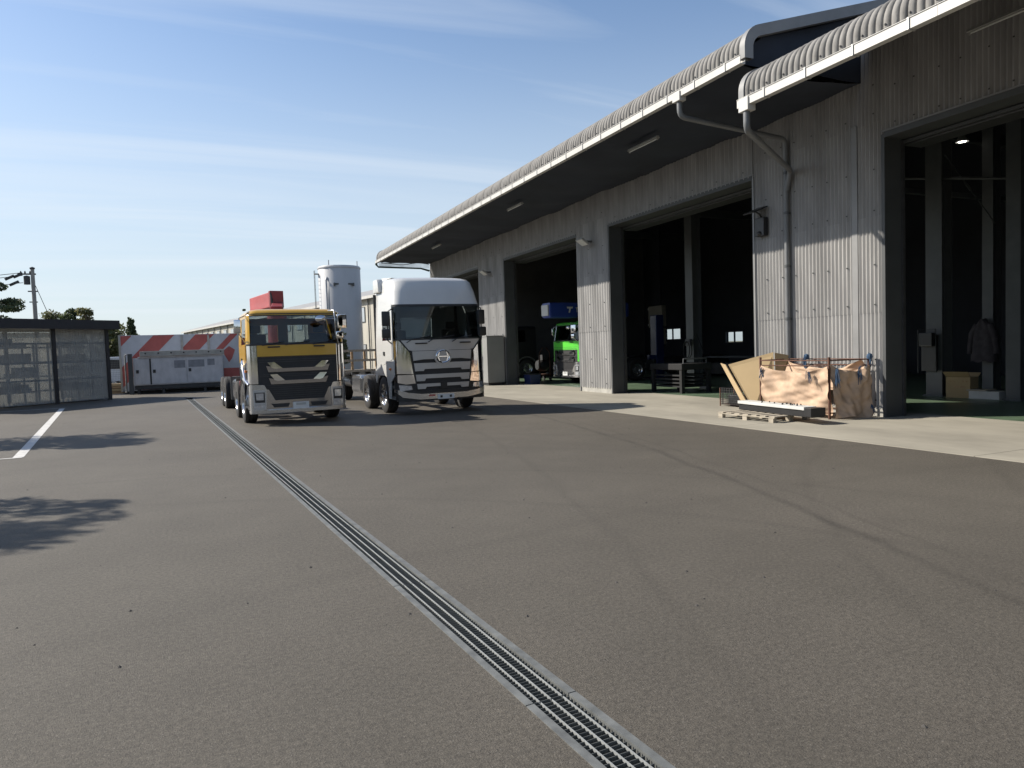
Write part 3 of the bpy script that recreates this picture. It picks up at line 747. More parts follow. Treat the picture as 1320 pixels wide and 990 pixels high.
for (p, lab) in (((20.0, 13.66, 7.02), 'lit round lamp high inside the lower hall bay'), ((20.0, 23.76, 7.25), 'lit round lamp inside the wide bay, further from its right jamb'), ((20.0, 21.95, 7.28), 'lit round lamp inside the wide bay, close to its right jamb')):
    t = thing('ceiling_lamp', lab, 'lamp', p)
    MB().lathe([(0.0, 0.22), (0.06, 0.20), (0.16, 0.03), (0.16, 0.0)], 16).build('lamp_housing', M['lampgrey'], t, smooth=50)
    MB().lathe([(0.0, 0.0), (0.10, 0.004)], 16).build('lamp_disc', M['ledlamp'], t)
    MB().box(-0.01, 0.01, -0.01, 0.01, 0.2, 0.9).build('stem', M['steel'], t)
#NEXT
# ================================================================== trucks
def wheel_meshes():
    R0 = 0.50; hw = 0.15
    ty = MB().lathe([(0.29, -hw), (0.33, -hw - 0.006), (0.44, -hw - 0.008), (0.485, -hw + 0.012), (R0, -hw + 0.045), (R0, -0.055), (R0 - 0.014, -0.05), (R0 - 0.014, -0.035), (R0, -0.03), (R0, 0.03), (R0 - 0.014, 0.035), (R0 - 0.014, 0.05), (R0, 0.055), (R0, hw - 0.045), (0.485, hw - 0.012), (0.44, hw + 0.008), (0.33, hw + 0.006), (0.29, hw)], 36, 'x').mesh('wheel', M['rubber'], smooth=40)
    rm = MB().lathe([(0.0, -0.10), (0.085, -0.10), (0.10, -0.07), (0.17, -0.06), (0.20, -0.09), (0.265, -0.10), (0.285, -0.145), (0.295, -0.152), (0.298, -0.13), (0.295, 0.13)], 30, 'x')
    for j in range(10):
        t = 2 * math.pi * j / 10
        rm.lathe([(0, -0.105), (0.014, -0.10), (0.016, -0.06)], 6, 'x', (0, 0.135 * math.cos(t), 0.135 * math.sin(t)))
    return ty, rm.mesh('rim', M['satin'], smooth=40)
TYRE, RIM = wheel_meshes()
RIMD = RIM.copy(); RIMD.materials[0] = M['steel']
def wheel(parent, x, y, side, dark=False, r=1.0):
    w = link('wheel', TYRE, parent, (x, y, 0.50 * r), (0, 0, 0 if side < 0 else math.pi)); w.scale = (1, r, r)
    link('rim', RIMD if dark else RIM, w)

class Cab:
    def __init__(s, w, r, bow, zl, lean, tum=0.05):
        s.w, s.r, s.bow, s.zl, s.lean, s.tum = w, r, bow, zl, lean, tum
    def sx(s, z): return 1 - s.tum * max(0, z - s.zl)
    def F(s, x, z):
        ax = min(abs(x), s.w); y = s.bow * (ax / s.w) ** 2
        if ax > s.w - s.r: y += s.r - math.sqrt(max(0, s.r ** 2 - (ax - (s.w - s.r)) ** 2))
        return y + s.lean * max(0, z - s.zl)
    def xs(s):
        c = [s.w - s.r + s.r * math.sin(R(t)) for t in (0, 22, 42, 58, 72, 83)]
        return sorted([-x for x in c] + c + [-0.6, -0.3, 0, 0.3, 0.6])
    def plate(s, polys, name, mt, parent, t=0.0, thick=0.02, smooth=35, F=None):
        """panel(s) cut to an outline in x,z, laid on the curved front t metres proud, with thickness"""
        F = F or s.F
        bm = bmesh.new()
        for poly in polys:
            b1 = bmesh.new(); vs_ = [b1.verts.new((x, 0, z)) for x, z in poly]; b1.faces.new(vs_)
            for cx in s.xs():
                bmesh.ops.bisect_plane(b1, geom=b1.verts[:] + b1.edges[:] + b1.faces[:], plane_co=(cx, 0, 0), plane_no=(1, 0, 0), dist=1e-5)
            for cz in (s.zl,):
                bmesh.ops.bisect_plane(b1, geom=b1.verts[:] + b1.edges[:] + b1.faces[:], plane_co=(0, 0, cz), plane_no=(0, 0, 1), dist=1e-5)
            ext = bmesh.ops.extrude_face_region(b1, geom=b1.faces[:])
            top = set(v for v in ext['geom'] if isinstance(v, bmesh.types.BMVert))
            for v in b1.verts:
                x, z = v.co.x, v.co.z
                y = F(x, z) + (thick - t if v not in top else -t)
                v.co = (x * s.sx(z), y, z)
            tmp = bpy.data.meshes.new('tmp'); b1.to_mesh(tmp); b1.free(); bm.from_mesh(tmp); bpy.data.meshes.remove(tmp)
        bmesh.ops.recalc_face_normals(bm, faces=bm.faces)
        me = bpy.data.meshes.new(name); bm.to_mesh(me); bm.free(); me.materials.append(mt)
        me.polygons.foreach_set('use_smooth', [True] * len(me.polygons)); me.set_sharp_from_angle(angle=R(smooth))
        return link(name, me, parent)
    def side(s, polys, name, mt, parent, sd, t=0.0, thick=0.02):
        mb = MB()
        for poly in polys:
            n = len(poly); i = len(mb.v)
            mb.v += [(sd * (s.w * s.sx(z) + t), y, z) for y, z in poly] + [(sd * (s.w * s.sx(z) + t - thick), y, z) for y, z in poly]
            mb.f.append(tuple(range(i, i + n))); mb.f.append(tuple(range(i + 2 * n - 1, i + n - 1, -1)))
            for j in range(n): mb.f.append((i + j, i + (j + 1) % n, i + n + (j + 1) % n, i + n + j))
        return mb.build(name, mt, parent)
    def outline(s, z, D, inset=0.0, back=0.0, wz=1.0):
        pts = [(-s.w * wz + inset, D)]
        for x in [-s.w] + s.xs() + [s.w]:
            pts.append((x * (s.w * wz - inset) / s.w, s.F(x, s.zl) + s.lean * max(0, z - s.zl) + back))
        pts.append((s.w * wz - inset, D))
        return [(x * s.sx(z), y, z) for x, y in pts]

def rect(x0, x1, z0, z1): return [(x0, z0), (x1, z0), (x1, z1), (x0, z1)]
def mir(poly): return [(-x, z) for x, z in reversed(poly)]

def interior(c, t, D, zs, zt, xseat=0.78):
    MB().box(-c.w + 0.06, c.w - 0.06, 0.30, 0.72, zs - 0.35, zs - 0.02).box(0.25, 0.95, 0.30, 0.62, zs - 0.02, zs + 0.10).build('dashboard', M['seat'], t, bevel=0.04)
    for sx_ in (-xseat, xseat):
        se = MB().box(sx_ - 0.26, sx_ + 0.26, 0.95, 1.45, zs - 0.40, zs - 0.22).box(sx_ - 0.25, sx_ + 0.25, 1.36, 1.50, zs - 0.22, zs + 0.28).box(sx_ - 0.13, sx_ + 0.13, 1.38, 1.48, zs + 0.30, zs + 0.50).build('seat', M['seat'], t, bevel=0.04)
    sw = MB().tube([(0.62 + 0.22 * math.cos(a), 0.74 + 0.08 * math.sin(a), zs + 0.02 + 0.20 * math.sin(a)) for a in [2 * math.pi * i / 20 for i in range(21)]], 0.016, 6, False)
    sw.bar((0.42, 0.74, zs + 0.02), (0.82, 0.74, zs + 0.02), 0.03, 0.02).build('steering_wheel', M['black'], t, smooth=60)

def chassis(t, L, axles_f, axles_r, hw, y0=1.5, dark=False):
    for s in (-1, 1):
        MB().box(s * 0.43 - 0.045, s * 0.43 + 0.045, 0.5, L, 0.78, 1.03).build('frame_rail', M['frame'], t, bevel=0.01)
    mb = MB()
    for k in range(int((L - 2) / 1.1)): mb.box(-0.39, 0.39, 2.1 + k * 1.1, 2.2 + k * 1.1, 0.80, 0.98)
    mb.build('cross_member', M['frame'], t)
    for y in axles_f + axles_r:
        MB().tube([(-hw + 0.2, y, 0.50), (hw - 0.2, y, 0.50)], 0.075, 10).lathe([(0, -0.2), (0.18, -0.12), (0.2, 0), (0.18, 0.12), (0, 0.2)], 12, 'x', (0, y, 0.52)).build('axle', M['frame'], t, smooth=50)
    for y in axles_f:
        wheel(t, -hw + 0.15, y, -1, dark); wheel(t, hw - 0.15, y, 1, dark)
    for y in axles_r:
        for o in (0.15, 0.48):
            wheel(t, -hw + o, y, -1, dark); wheel(t, hw - o, y, 1, dark)

def mirror(t, name, c, size, mt, face=True, rz=0.0):
    o = MB().box(-size[0] / 2, size[0] / 2, -size[1] / 2, size[1] / 2, -size[2] / 2, size[2] / 2).build(name, mt, t, smooth=40, bevel=min(size) * 0.3)
    o.location = c; o.rotation_euler = (0, 0, rz); return o

def emblem(c, t, x0, z0, rx, rz_):
    """oval ring with a horizontal bar and upswept side strokes"""
    fl = c.F(x0, z0) - 0.06
    mb = MB()
    ring = lambda kx, kz, y: [(x0 + kx * math.cos(a), y, z0 + kz * math.sin(a)) for a in [2 * math.pi * i / 40 for i in range(40)]]
    mb.loft([ring(rx, rz_, fl + 0.02), ring(rx, rz_, fl - 0.008), ring(rx * .92, rz_ * .92, fl - 0.02), ring(rx * .82, rz_ * .80, fl - 0.008), ring(rx * .80, rz_ * .78, fl + 0.02)], close=True)
    mb.box(x0 - rx * .62, x0 + rx * .62, fl - 0.014, fl + 0.01, z0 - rz_ * .07, z0 + rz_ * .07)
    for sg in (-1, 1):
        for sz in (-1, 1):
            a = [(x0 + sg * rx * .80, fl - 0.012, z0 + sz * rz_ * 0.0), (x0 + sg * rx * .60, fl - 0.012, z0 + sz * rz_ * 0.10), (x0 + sg * rx * .42, fl - 0.012, z0 + sz * rz_ * .70), (x0 + sg * rx * .56, fl - 0.012, z0 + sz * rz_ * .62)]
            mb.loft([a, [(p[0], p[1] + 0.024, p[2]) for p in a]], close=True); i = len(mb.v) - 8; mb.f.append((i, i + 1, i + 2, i + 3))
    o = mb.build('emblem', M['chrome'], t, smooth=40)
    mb = MB(); mb.loft([ring(rx * .98, rz_ * .98, fl + 0.012), [(x0, fl + 0.012, z0)] * 40], close=True); mb.build('emblem_backing', M['black'], o)
    return o

def angular_truck(label, paint, loc, rz, crane=True, corner=None, group=None):
    """cab-over truck with four winged bright bars on a black grille (yellow, green and dark trucks)"""
    t = thing('truck', label, 'truck', loc, rz, group)
    w = 1.14; c = Cab(w, 0.20, 0.06, 1.93, 0.16); D = 1.95
    P = c.plate
    # front panels
    P([rect(-0.92, 0.92, 1.63 if not corner else 1.50, 1.925)], 'front_panel', paint, t, 0.012)
    P([[(-1.13, 1.935), (1.13, 1.935), (1.13, 2.60), (-1.13, 2.60)]], 'windscreen', M['glass'], t, 0.0, 0.008)
    P([rect(-1.14, 1.14, 2.595, 2.66)], 'windscreen_surround', M['black'], t, 0.004, 0.012)
    P([rect(-1.14, 1.14, 1.905, 1.945)], 'windscreen_surround', M['black'], t, 0.016, 0.03)
    for s in (-1, 1):
        q = [(s * 1.06, 1.93), (s * 1.14, 1.93), (s * 1.14, 2.62), (s * 1.075, 2.62)]
        P([q], 'pillar', paint, t, 0.008, 0.03)
        q = [(s * 0.925, 1.0), (s * 1.14, 1.0), (s * 1.14, 1.90), (s * 0.925, 1.90)]
        P([q], 'corner_panel', corner or M['chrome'], t, 0.015, 0.03)
        # headlamp housing
        q = [(s * 0.76, 0.38), (s * 1.12, 0.36), (s * 1.138, 0.90), (s * 1.12, 0.99), (s * 0.80, 0.97), (s * 0.745, 0.86)]
        hl = P([q], 'headlamp_housing', M['satin'], t, 0.055, 0.10)
        q = [(s * 0.80, 0.56), (s * 1.02, 0.56), (s * 1.03, 0.80), (s * 0.80, 0.80)]
        P([[(s * 0.785, 0.40), (s * 1.05, 0.39), (s * 1.06, 0.86), (s * 0.785, 0.85)]], 'lamp_bezel', M['greysilver'], hl, 0.0565, 0.02)
        h = P([q], 'headlamp', M['black'], hl, 0.058, 0.02)
        P([[(s * 0.83, 0.62), (s * 0.99, 0.62), (s * 1.0, 0.78), (s * 0.83, 0.78)]], 'lens', M['lampglass'], hl, 0.063, 0.015)
        P([[(s * 0.82, 0.42), (s * 1.02, 0.42), (s * 1.03, 0.53), (s * 0.81, 0.53)]], 'fog_lamp', M['lampglass'], hl, 0.06, 0.015)
    P([rect(-0.92, 0.92, 1.632, 1.642)], 'panel_gap', M['mesh'], t, 0.0135, 0.004)
    P([rect(-0.925, 0.925, 0.60, 1.63)], 'grille', M['mesh'], t, 0.0, 0.03)
    g = [c.plate([rect(-0.88, 0.88, z, z + 0.018)], 'grille_slat', M['frame'], t, 0.014, 0.02) for z in (0.64, 0.69, 0.74, 0.79, 0.84, 0.89, 0.94, 1.16, 1.20, 1.50, 1.55)]
    # four winged bars: upper and lower, each with swept-up ends
    for (za, zb, xa, tip) in ((1.27, 1.39, 0.74, 1.50), (0.98, 1.10, 0.69, 1.215)):
        bar_ = [(-xa + 0.05, za), (xa - 0.05, za), (xa, zb + 0.03), (xa * 0.66, zb - 0.02), (0.35, zb - 0.035), (-0.35, zb - 0.035), (-xa * 0.66, zb - 0.02), (-xa, zb + 0.03)]
        P([bar_], 'grille_bar', M['satin'], t, 0.05, 0.03, F=lambda x, z, zb=zb: c.F(x, z) + 0.14 * (zb - z))
        for s in (-1, 1):
            wing = [(s * (xa - 0.03), tip), (s * (xa - 0.19), tip + 0.005), (s * (xa - 0.36), zb - 0.03), (s * (xa - 0.20), zb - 0.045), (s * (xa - 0.13), zb - 0.02)]
            P([wing], 'grille_wing', M['chrome'], t, 0.062, 0.03)
    # bumper: lower bar with upswept arms
    bump = [(-0.76, 0.35), (-0.30, 0.365), (0.30, 0.365), (0.76, 0.35), (0.80, 0.86), (0.70, 0.86), (0.57, 0.60), (-0.57, 0.60), (-0.70, 0.86), (-0.80, 0.86)]
    Fb = lambda x, z: c.F(x, z) + 0.16 * max(0, 0.60 - z) + 0.10 * max(0, z - 0.60)
    P([bump], 'bumper', M['satin'], t, 0.05, 0.08, F=Fb)
    P([[(-1.13, 0.30), (1.13, 0.30), (1.138, 0.375), (-1.138, 0.375)]], 'bumper_lip', M['satin'], t, 0.075, 0.10)
    for s in (-1, 1):
        P([[(s * 0.28, 0.43), (s * 0.60, 0.43), (s * 0.66, 0.52), (s * 0.24, 0.52)]], 'lamp_slot', M['mesh'], t, 0.042, 0.012)
    P([rect(-0.17, 0.20, 0.36, 0.535)], 'number_plate', M['plate'], t, 0.055, 0.012)
    P([rect(-0.10, 0.13, 0.46, 0.515)], 'plate_slot', M['strap'], t, 0.060, 0.008)
    # roof
    mb = MB(); rings = [c.outline(z, D, i, b) for z, i, b in ((2.62, -0.004, -0.01), (2.68, 0.015, 0.01), (2.74, 0.08, 0.08), (2.775, 0.22, 0.26), (2.79, 0.5, 0.6))]
    mb.loft(rings, cap=True); mb.build('roof', paint, t, smooth=50)
    P([rect(-0.7, 0.7, 2.66, 2.675)], 'sun_visor_edge', paint, t, 0.02, 0.03)
    for s in (-1, 1):
        yw = c.F(w, 1.94); yt = c.F(w, 2.58)
        c.side([[(yw, 1.0), (D, 1.0), (D, 1.50), (yw, 1.50)]], 'cab_lower_side', M['black'], t, s)
        c.side([[(yw, 1.50), (D, 1.50), (D, 1.94), (yw, 1.94)], [(yw, 1.94), (yw + 0.12, 1.94), (yt + 0.10, 2.56), (D, 2.56), (D, 2.64), (yt, 2.64)], [(1.32, 1.94), (D, 1.94), (D, 2.56), (1.32, 2.56)]], 'cab_side', paint, t, s)
        d = c.side([[(yw + 0.06, 1.70), (0.7, 1.42), (1.26, 1.42), (1.26, 1.92), (yw + 0.06, 1.92)]], 'door', paint, t, s, 0.012, 0.012)
        c.side([[(1.05, 1.56), (1.2, 1.56), (1.2, 1.61), (1.05, 1.61)]], 'handle', M['black'], d, s, 0.035, 0.02)
        c.side([[(yw + 0.12, 1.945), (1.32, 1.945), (1.32, 2.555), (yt + 0.10, 2.555)]], 'side_window', M['sideglass'], t, s, -0.004, 0.006)
        # chrome fender hoop and steps
        mb = MB(); prof = []
        for k in range(15):
            a = R(-8 + 196 * k / 14)
            prof.append([(s * (w - 0.02), 1.36 + 0.60 * math.cos(a), 0.50 + 0.60 * math.sin(a)), (s * (w + 0.03), 1.36 + 0.60 * math.cos(a), 0.50 + 0.60 * math.sin(a)), (s * (w + 0.03), 1.36 + 0.66 * math.cos(a), 0.50 + 0.66 * math.sin(a)), (s * (w - 0.30), 1.36 + 0.66 * math.cos(a), 0.50 + 0.66 * math.sin(a)), (s * (w - 0.30), 1.36 + 0.60 * math.cos(a), 0.50 + 0.60 * math.sin(a))])
        mb.loft(prof, close=True); mb.build('fender', M['chrome'] if s < 0 else M['silver'], t, smooth=40)
        MB().box(s * (w - 0.30) - 0.0, s * (w - 0.02), 0.26, 0.70, 0.38, 0.46).box(s * (w - 0.30), s * (w - 0.02), 0.26, 0.72, 0.68, 0.74).build('step', M['satin'], t)
        MB().box(s * (w - 0.40), s * (w - 0.03), 0.30, 0.76, 0.47, 0.99).build('step_well', M['black'], t)
    MB().tube([(-1.12, 0.16, 0.98), (-1.17, 0.36, 1.08), (-1.19, 0.62, 1.40), (-1.17, 0.85, 1.52), (-1.12, 1.1, 1.52)], [0.04, 0.045, 0.05, 0.05, 0.04], 10).build('grab_rail', M['chrome'], t, smooth=60)
    # back wall with two windows
    for (x0, x1, z0, z1) in ((-w, w, 1.0, 2.0), (-w, w, 2.45, 2.62), (-w, -0.68, 2.0, 2.45), (-0.17, 0.08, 2.0, 2.45), (0.62, w, 2.0, 2.45)):
        MB().box(x0 * 0.985, x1 * 0.985, D - 0.03, D, z0, z1).build('back_panel', paint, t)
    for (x0, x1) in ((-0.68, -0.17), (0.08, 0.62)):
        MB().box(x0, x1, D - 0.018, D - 0.012, 2.0, 2.45).build('rear_window', M['clear'], t)
    MB().box(-w + 0.05, w - 0.05, 0.25, D - 0.05, 1.0, 1.2).build('cab_floor', M['black'], t)
    interior(c, t, D, 1.93, 2.6)
    # wipers
    for (xa, xb) in ((-0.80, -0.30), (-0.28, 0.30), (0.36, 0.86)):
        za, zb = 1.90, 1.985
        MB().tube([(xa, c.F(xa, za) - 0.045, za), (xa + 0.1, c.F(xa, za) - 0.05, za + 0.02), (xb, c.F(xb, zb) - 0.03, zb)], 0.011, 6).build('wiper', M['black'], t)
    for (xa, xb) in ((-0.68, -0.40), (0.38, 0.64)):
        MB().box(xa, xb, c.F(xa, 1.86) - 0.05, c.F(xa, 1.86) - 0.01, 1.845, 1.875).build('grab_handle', M['black'], t, bevel=0.008)
    # mirrors: chrome on the right stay, left pair
    MB().tube([(0.80, c.F(0.9, 2.68) - 0.02, 2.71), (0.86, -0.22, 2.70), (0.86, -0.26, 2.5), (0.88, -0.24, 2.1), (0.98, c.F(1.0, 1.9) - 0.04, 1.88)], 0.016, 8).tube([(0.86, -0.26, 2.50), (1.0, -0.22, 2.50)], 0.012, 6).tube([(0.86, -0.26, 2.5), (0.62, -0.22, 2.5)], 0.012, 6).build('mirror_stay', M['satin'], t, smooth=60)
    mirror(t, 'mirror', (1.03, -0.20, 2.43), (0.26, 0.10, 0.34), M['chrome'], rz=0.3)
    mirror(t, 'mirror', (0.96, -0.20, 2.11), (0.20, 0.10, 0.18), M['chrome'], rz=0.2)
    mm = MB().lathe([(0, -0.05), (0.08, -0.04), (0.12, 0), (0.10, 0.04), (0, 0.06)], 16, 'y').build('under_mirror', M['chrome'], t, smooth=60)
    mm.location = (0.54, -0.20, 2.50); mm.scale = (1.1, 1, 0.72)
    MB().tube([(-1.12, 0.36, 2.62), (-1.26, 0.22, 2.56), (-1.28, 0.22, 2.2), (-1.14, 0.30, 1.96)], 0.014, 8).build('mirror_stay', M['satin'], t, smooth=60)
    mirror(t, 'mirror', (-1.30, 0.20, 2.36), (0.16, 0.09, 0.32), M['chrome'], rz=-0.3)
    mirror(t, 'roof_marker', (-1.12, 0.4, 2.76), (0.07, 0.14, 0.05), M['leafdark'])
    mirror(t, 'side_marker', (-w - 0.02, 0.36, 1.30), (0.05, 0.12, 0.06), M['amber'])
    mirror(t, 'side_marker', (w + 0.02, 0.36, 1.30), (0.05, 0.12, 0.06), M['amber'])
    chassis(t, 9.2, [1.36, 3.15], [7.3, 8.55], w + 0.02)
    MB().box(-1.05, -0.52, 4.2, 5.6, 0.42, 0.98).build('fuel_tank', M['satin'], t, bevel=0.08)
    MB().box(0.52, 1.05, 4.2, 5.2, 0.42, 0.95).build('battery_box', M['frame'], t, bevel=0.03)
    for y in (3.95, 5.85): MB().box(-1.08, -0.50, y, y + 0.06, 0.35, 1.05).build('tank_strap', M['steel'], t)
    if crane:
        MB().box(-0.45, 0.45, 2.15, 2.85, 1.03, 1.35).build('crane_base', M['craned'], t, bevel=0.03)
        MB().lathe([(0.27, 1.35), (0.25, 2.9), (0.0, 2.9)], 20, 'z', (-0.08, 2.5, 0)).build('crane_column', M['crane'], t, smooth=40)
        d = Vector((-0.17, 0.98, -0.02)).normalized()
        p0 = Vector((0.02, 3.15, 3.22)); p1 = p0 + d * 2.0
        b = MB().bar(tuple(p0), tuple(p1), 0.34, 0.42).build('crane_boom', M['crane'], t, bevel=0.02)
        MB().bar(tuple(p0 - d * 0.03), tuple(p0 + d * 0.10), 0.38, 0.47).build('boom_collar', M['craned'], b, bevel=0.015)
        MB().bar((0.05, 3.2, 3.02), tuple(Vector((-0.08, 2.5, 2.86))), 0.3, 0.25).build('boom_root', M['craned'], t, bevel=0.02)
        MB().tube([(-0.14, 3.12, 3.40), (-0.12, 3.08, 3.2), (-0.10, 3.1, 3.02)], 0.03, 8).build('boom_hook', M['frame'], b, smooth=60)
        MB().box(-1.1, 1.1, 2.3, 2.7, 0.80, 1.02).build('outrigger', M['craned'], t, bevel=0.02)
    return t

yellow_truck = angular_truck('yellow cab-over truck with winged silver grille bars and a folded red crane', M['yellow'], (2.10, 17.75, 0), R(2.6))

# ---- white high-roof truck
def white_truck(loc, rz):
    t = thing('truck', 'white high-roof cab-over truck with grey slatted grille and oval emblem', 'truck', loc, rz)
    w = 1.24; c = Cab(w, 0.22, 0.07, 1.95, 0.13, 0.03); D = 2.0; P = c.plate
    P([rect(-1.22, 1.22, 1.955, 2.82)], 'windscreen', M['glass'], t, 0.0, 0.008)
    P([rect(-1.235, 1.235, 2.80, 2.86)], 'windscreen_surround', M['black'], t, 0.012, 0.03)
    P([rect(-1.235, 1.235, 1.925, 1.962)], 'windscreen_surround', M['black'], t, 0.01, 0.03)
    # cowl under the windscreen narrowing to the grille
    P([[(-1.10, 1.93), (1.10, 1.93), (0.90, 1.68), (0.80, 1.655), (-0.80, 1.655), (-0.90, 1.68)]], 'cowl', M['greysilver'], t, 0.012)
    P([[(-1.15, 1.94), (-1.10, 1.94), (-0.885, 1.665), (-0.80, 1.62), (-0.70, 0.66), (-0.76, 0.66), (-0.85, 1.60)]], 'grille_surround', M['black'], t, 0.03)
    P([mir([(-1.15, 1.94), (-1.10, 1.94), (-0.885, 1.665), (-0.80, 1.62), (-0.70, 0.66), (-0.76, 0.66), (-0.85, 1.60)])], 'grille_surround', M['black'], t, 0.03)
    P([[(-0.82, 1.66), (0.82, 1.66), (0.71, 0.60), (-0.71, 0.60)]], 'grille', M['mesh'], t, 0.0, 0.03)
    def slat(zt, zb, zi, xt, xb, xi):
        q = [(-xt, zt), (xt, zt), (xb, zb), (xi + 0.03, zb), (xi, zi), (-xi, zi), (-xi - 0.03, zb), (-xb, zb)]
        P([q], 'grille_slat', M['greysilver'], t, 0.045, 0.03)
    P([[(-0.815, 1.645), (0.815, 1.645), (0.79, 1.40), (0.52, 1.43), (-0.52, 1.43), (-0.79, 1.40)]], 'grille_slat', M['greysilver'], t, 0.045, 0.03)
    slat(1.335, 1.13, 1.18, 0.78, 0.755, 0.50)
    slat(1.04, 0.87, 0.935, 0.745, 0.725, 0.48)
    slat(0.80, 0.665, 0.72, 0.72, 0.70, 0.47)
    P([rect(-0.09, 0.09, 0.66, 0.84)], 'radar_cover', M['black'], t, 0.055, 0.02)
    P([[(0.24 * math.cos(a), 1.49 + 0.225 * math.sin(a)) for a in [2 * math.pi * i / 24 for i in range(24)]]], 'emblem_boss', M['greysilver'], t, 0.058, 0.04)
    emblem(c, t, 0.0, 1.49, 0.20, 0.175)
    for s in (-1, 1):
        q = [(-1.235, 1.92), (-1.14, 1.93), (-0.87, 1.60), (-0.80, 1.06), (-1.23, 1.08)]
        q = q if s < 0 else mir(q)
        P([q], 'corner_panel', M['chrome'], t, 0.016, 0.03)
        q = [(-1.238, 1.045), (-0.80, 1.045), (-0.755, 0.82), (-1.00, 0.80), (-1.235, 0.86)]
        q = q if s < 0 else mir(q)
        P([q], 'lamp_brow', M['chrome'], t, 0.04, 0.06)
        q = [(-1.235, 0.87), (-1.00, 0.81), (-0.755, 0.82), (-0.73, 0.62), (-1.18, 0.58), (-1.238, 0.66)]
        q = q if s < 0 else mir(q)
        h = P([q], 'headlamp_housing', M['black'], t, 0.02, 0.05)
        q = [(-1.17, 0.79), (-0.86, 0.76), (-0.84, 0.66), (-1.15, 0.63)]
        q = q if s < 0 else mir(q)
        P([q], 'headlamp', M['lampglass'], h, 0.032, 0.02)
    bump = [(-1.238, 0.60), (-1.10, 0.47), (-0.66, 0.40), (0.66, 0.40), (1.10, 0.47), (1.238, 0.60), (1.238, 0.68), (0.95, 0.585), (0.62, 0.54), (-0.62, 0.54), (-0.95, 0.585), (-1.238, 0.68)]
    P([bump], 'bumper', M['satin'], t, 0.06, 0.09)
    P([[(-1.2, 0.36), (1.2, 0.36), (1.23, 0.62), (0.7, 0.62), (-0.7, 0.62), (-1.23, 0.62)]], 'bumper_core', M['black'], t, 0.03, 0.08)
    P([rect(-0.19, 0.27, 0.385, 0.515)], 'number_plate', M['plate'], t, 0.075, 0.012)
    for x in (-0.12, 0.14): P([rect(x, x + 0.06, 0.42, 0.48)], 'plate_hole', M['mesh'], t, 0.079, 0.006)
    P([rect(-0.42, -0.25, 0.47, 0.515)], 'red_tape', M['red'], t, 0.064, 0.004)
    # sides
    for s in (-1, 1):
        yw = c.F(w, 1.94); yt = c.F(w, 2.75)
        c.side([[(yw, 1.02), (D, 1.02), (D, 1.95), (yw, 1.95)], [(yw, 1.95), (yw + 0.10, 1.95), (yt + 0.10, 2.70), (D, 2.70), (D, 2.88), (yt, 2.88)], [(1.25, 1.95), (D, 1.95), (D, 2.70), (1.25, 2.70)]], 'cab_side', M['white'], t, s)
        d = c.side([[(yw + 0.05, 1.45), (1.2, 1.30), (1.2, 1.93), (yw + 0.05, 1.93)]], 'door', M['white'], t, s, 0.012, 0.012)
        c.side([[(1.0, 1.56), (1.14, 1.56), (1.14, 1.66), (1.0, 1.66)]], 'handle', M['black'], d, s, 0.03, 0.02)
        c.side([[(yw + 0.10, 1.955), (1.25, 1.955), (1.25, 2.695), (yt + 0.10, 2.695)]], 'side_window', M['sideglass'], t, s, -0.004, 0.006)
        c.side([[(0.62, 0.42), (0.78, 0.42), (0.80, 0.72), (0.95, 0.98), (1.2, 1.08), (1.2, 1.36), (0.20, 1.44), (0.24, 1.0), (0.55, 0.85)]], 'lower_panel', M['white'], t, s, 0.006, 0.03)
        c.side([[(1.2, 1.08), (1.55, 1.08), (1.8, 1.0), (2.0, 0.8), (2.05, 0.85), (2.05, 1.25), (1.2, 1.36)]], 'fender', M['white'], t, s, 0.006, 0.03)
        mb = MB(); prof = []
        for k in range(13):
            a = R(5 + 170 * k / 12); y_ = 1.36 + 0.6 * math.cos(a); z_ = 0.5 + 0.6 * math.sin(a)
            prof.append([(s * (w - 0.02), y_, z_), (s * (w - 0.36), y_, z_)])
        mb.loft(prof); mb.build('wheel_arch', M['black'], t)
        mirror(t, 'side_marker', (s * (w + 0.015), 0.55, 1.20), (0.05, 0.14, 0.06), M['amber'])
        MB().box(s * (w - 0.34), s * (w - 0.02), 0.26, 0.70, 0.40, 0.48).box(s * (w - 0.34), s * (w - 0.02), 0.26, 0.66, 0.70, 0.76).build('step', M['steel'], t)
        MB().box(s * (w - 0.42), s * (w - 0.06), 0.3, 0.72, 0.49, 1.0).build('step_well', M['black'], t)
        # mirrors on the doors
        mirror(t, 'mirror', (s * 1.40 if s < 0 else 1.08, 0.26 if s < 0 else -0.12, 2.50), (0.20, 0.10, 0.38), M['black'], rz=s * 0.2)
        mirror(t, 'mirror', (s * 1.40 if s < 0 else 1.10, 0.26 if s < 0 else -0.12, 2.12), (0.22, 0.12, 0.24), M['black'], rz=s * 0.2)
        MB().tube([(s * 1.20, 0.32, 2.76), (s * 1.34, 0.30, 2.68), (s * 1.36, 0.30, 1.95), (s * 1.24, 0.36, 1.86)] if s < 0 else [(1.14, 0.28, 2.80), (1.10, -0.08, 2.74), (1.10, -0.08, 2.0), (1.18, 0.14, 1.90)], 0.018, 8).build('mirror_stay', M['black'], t, smooth=60)
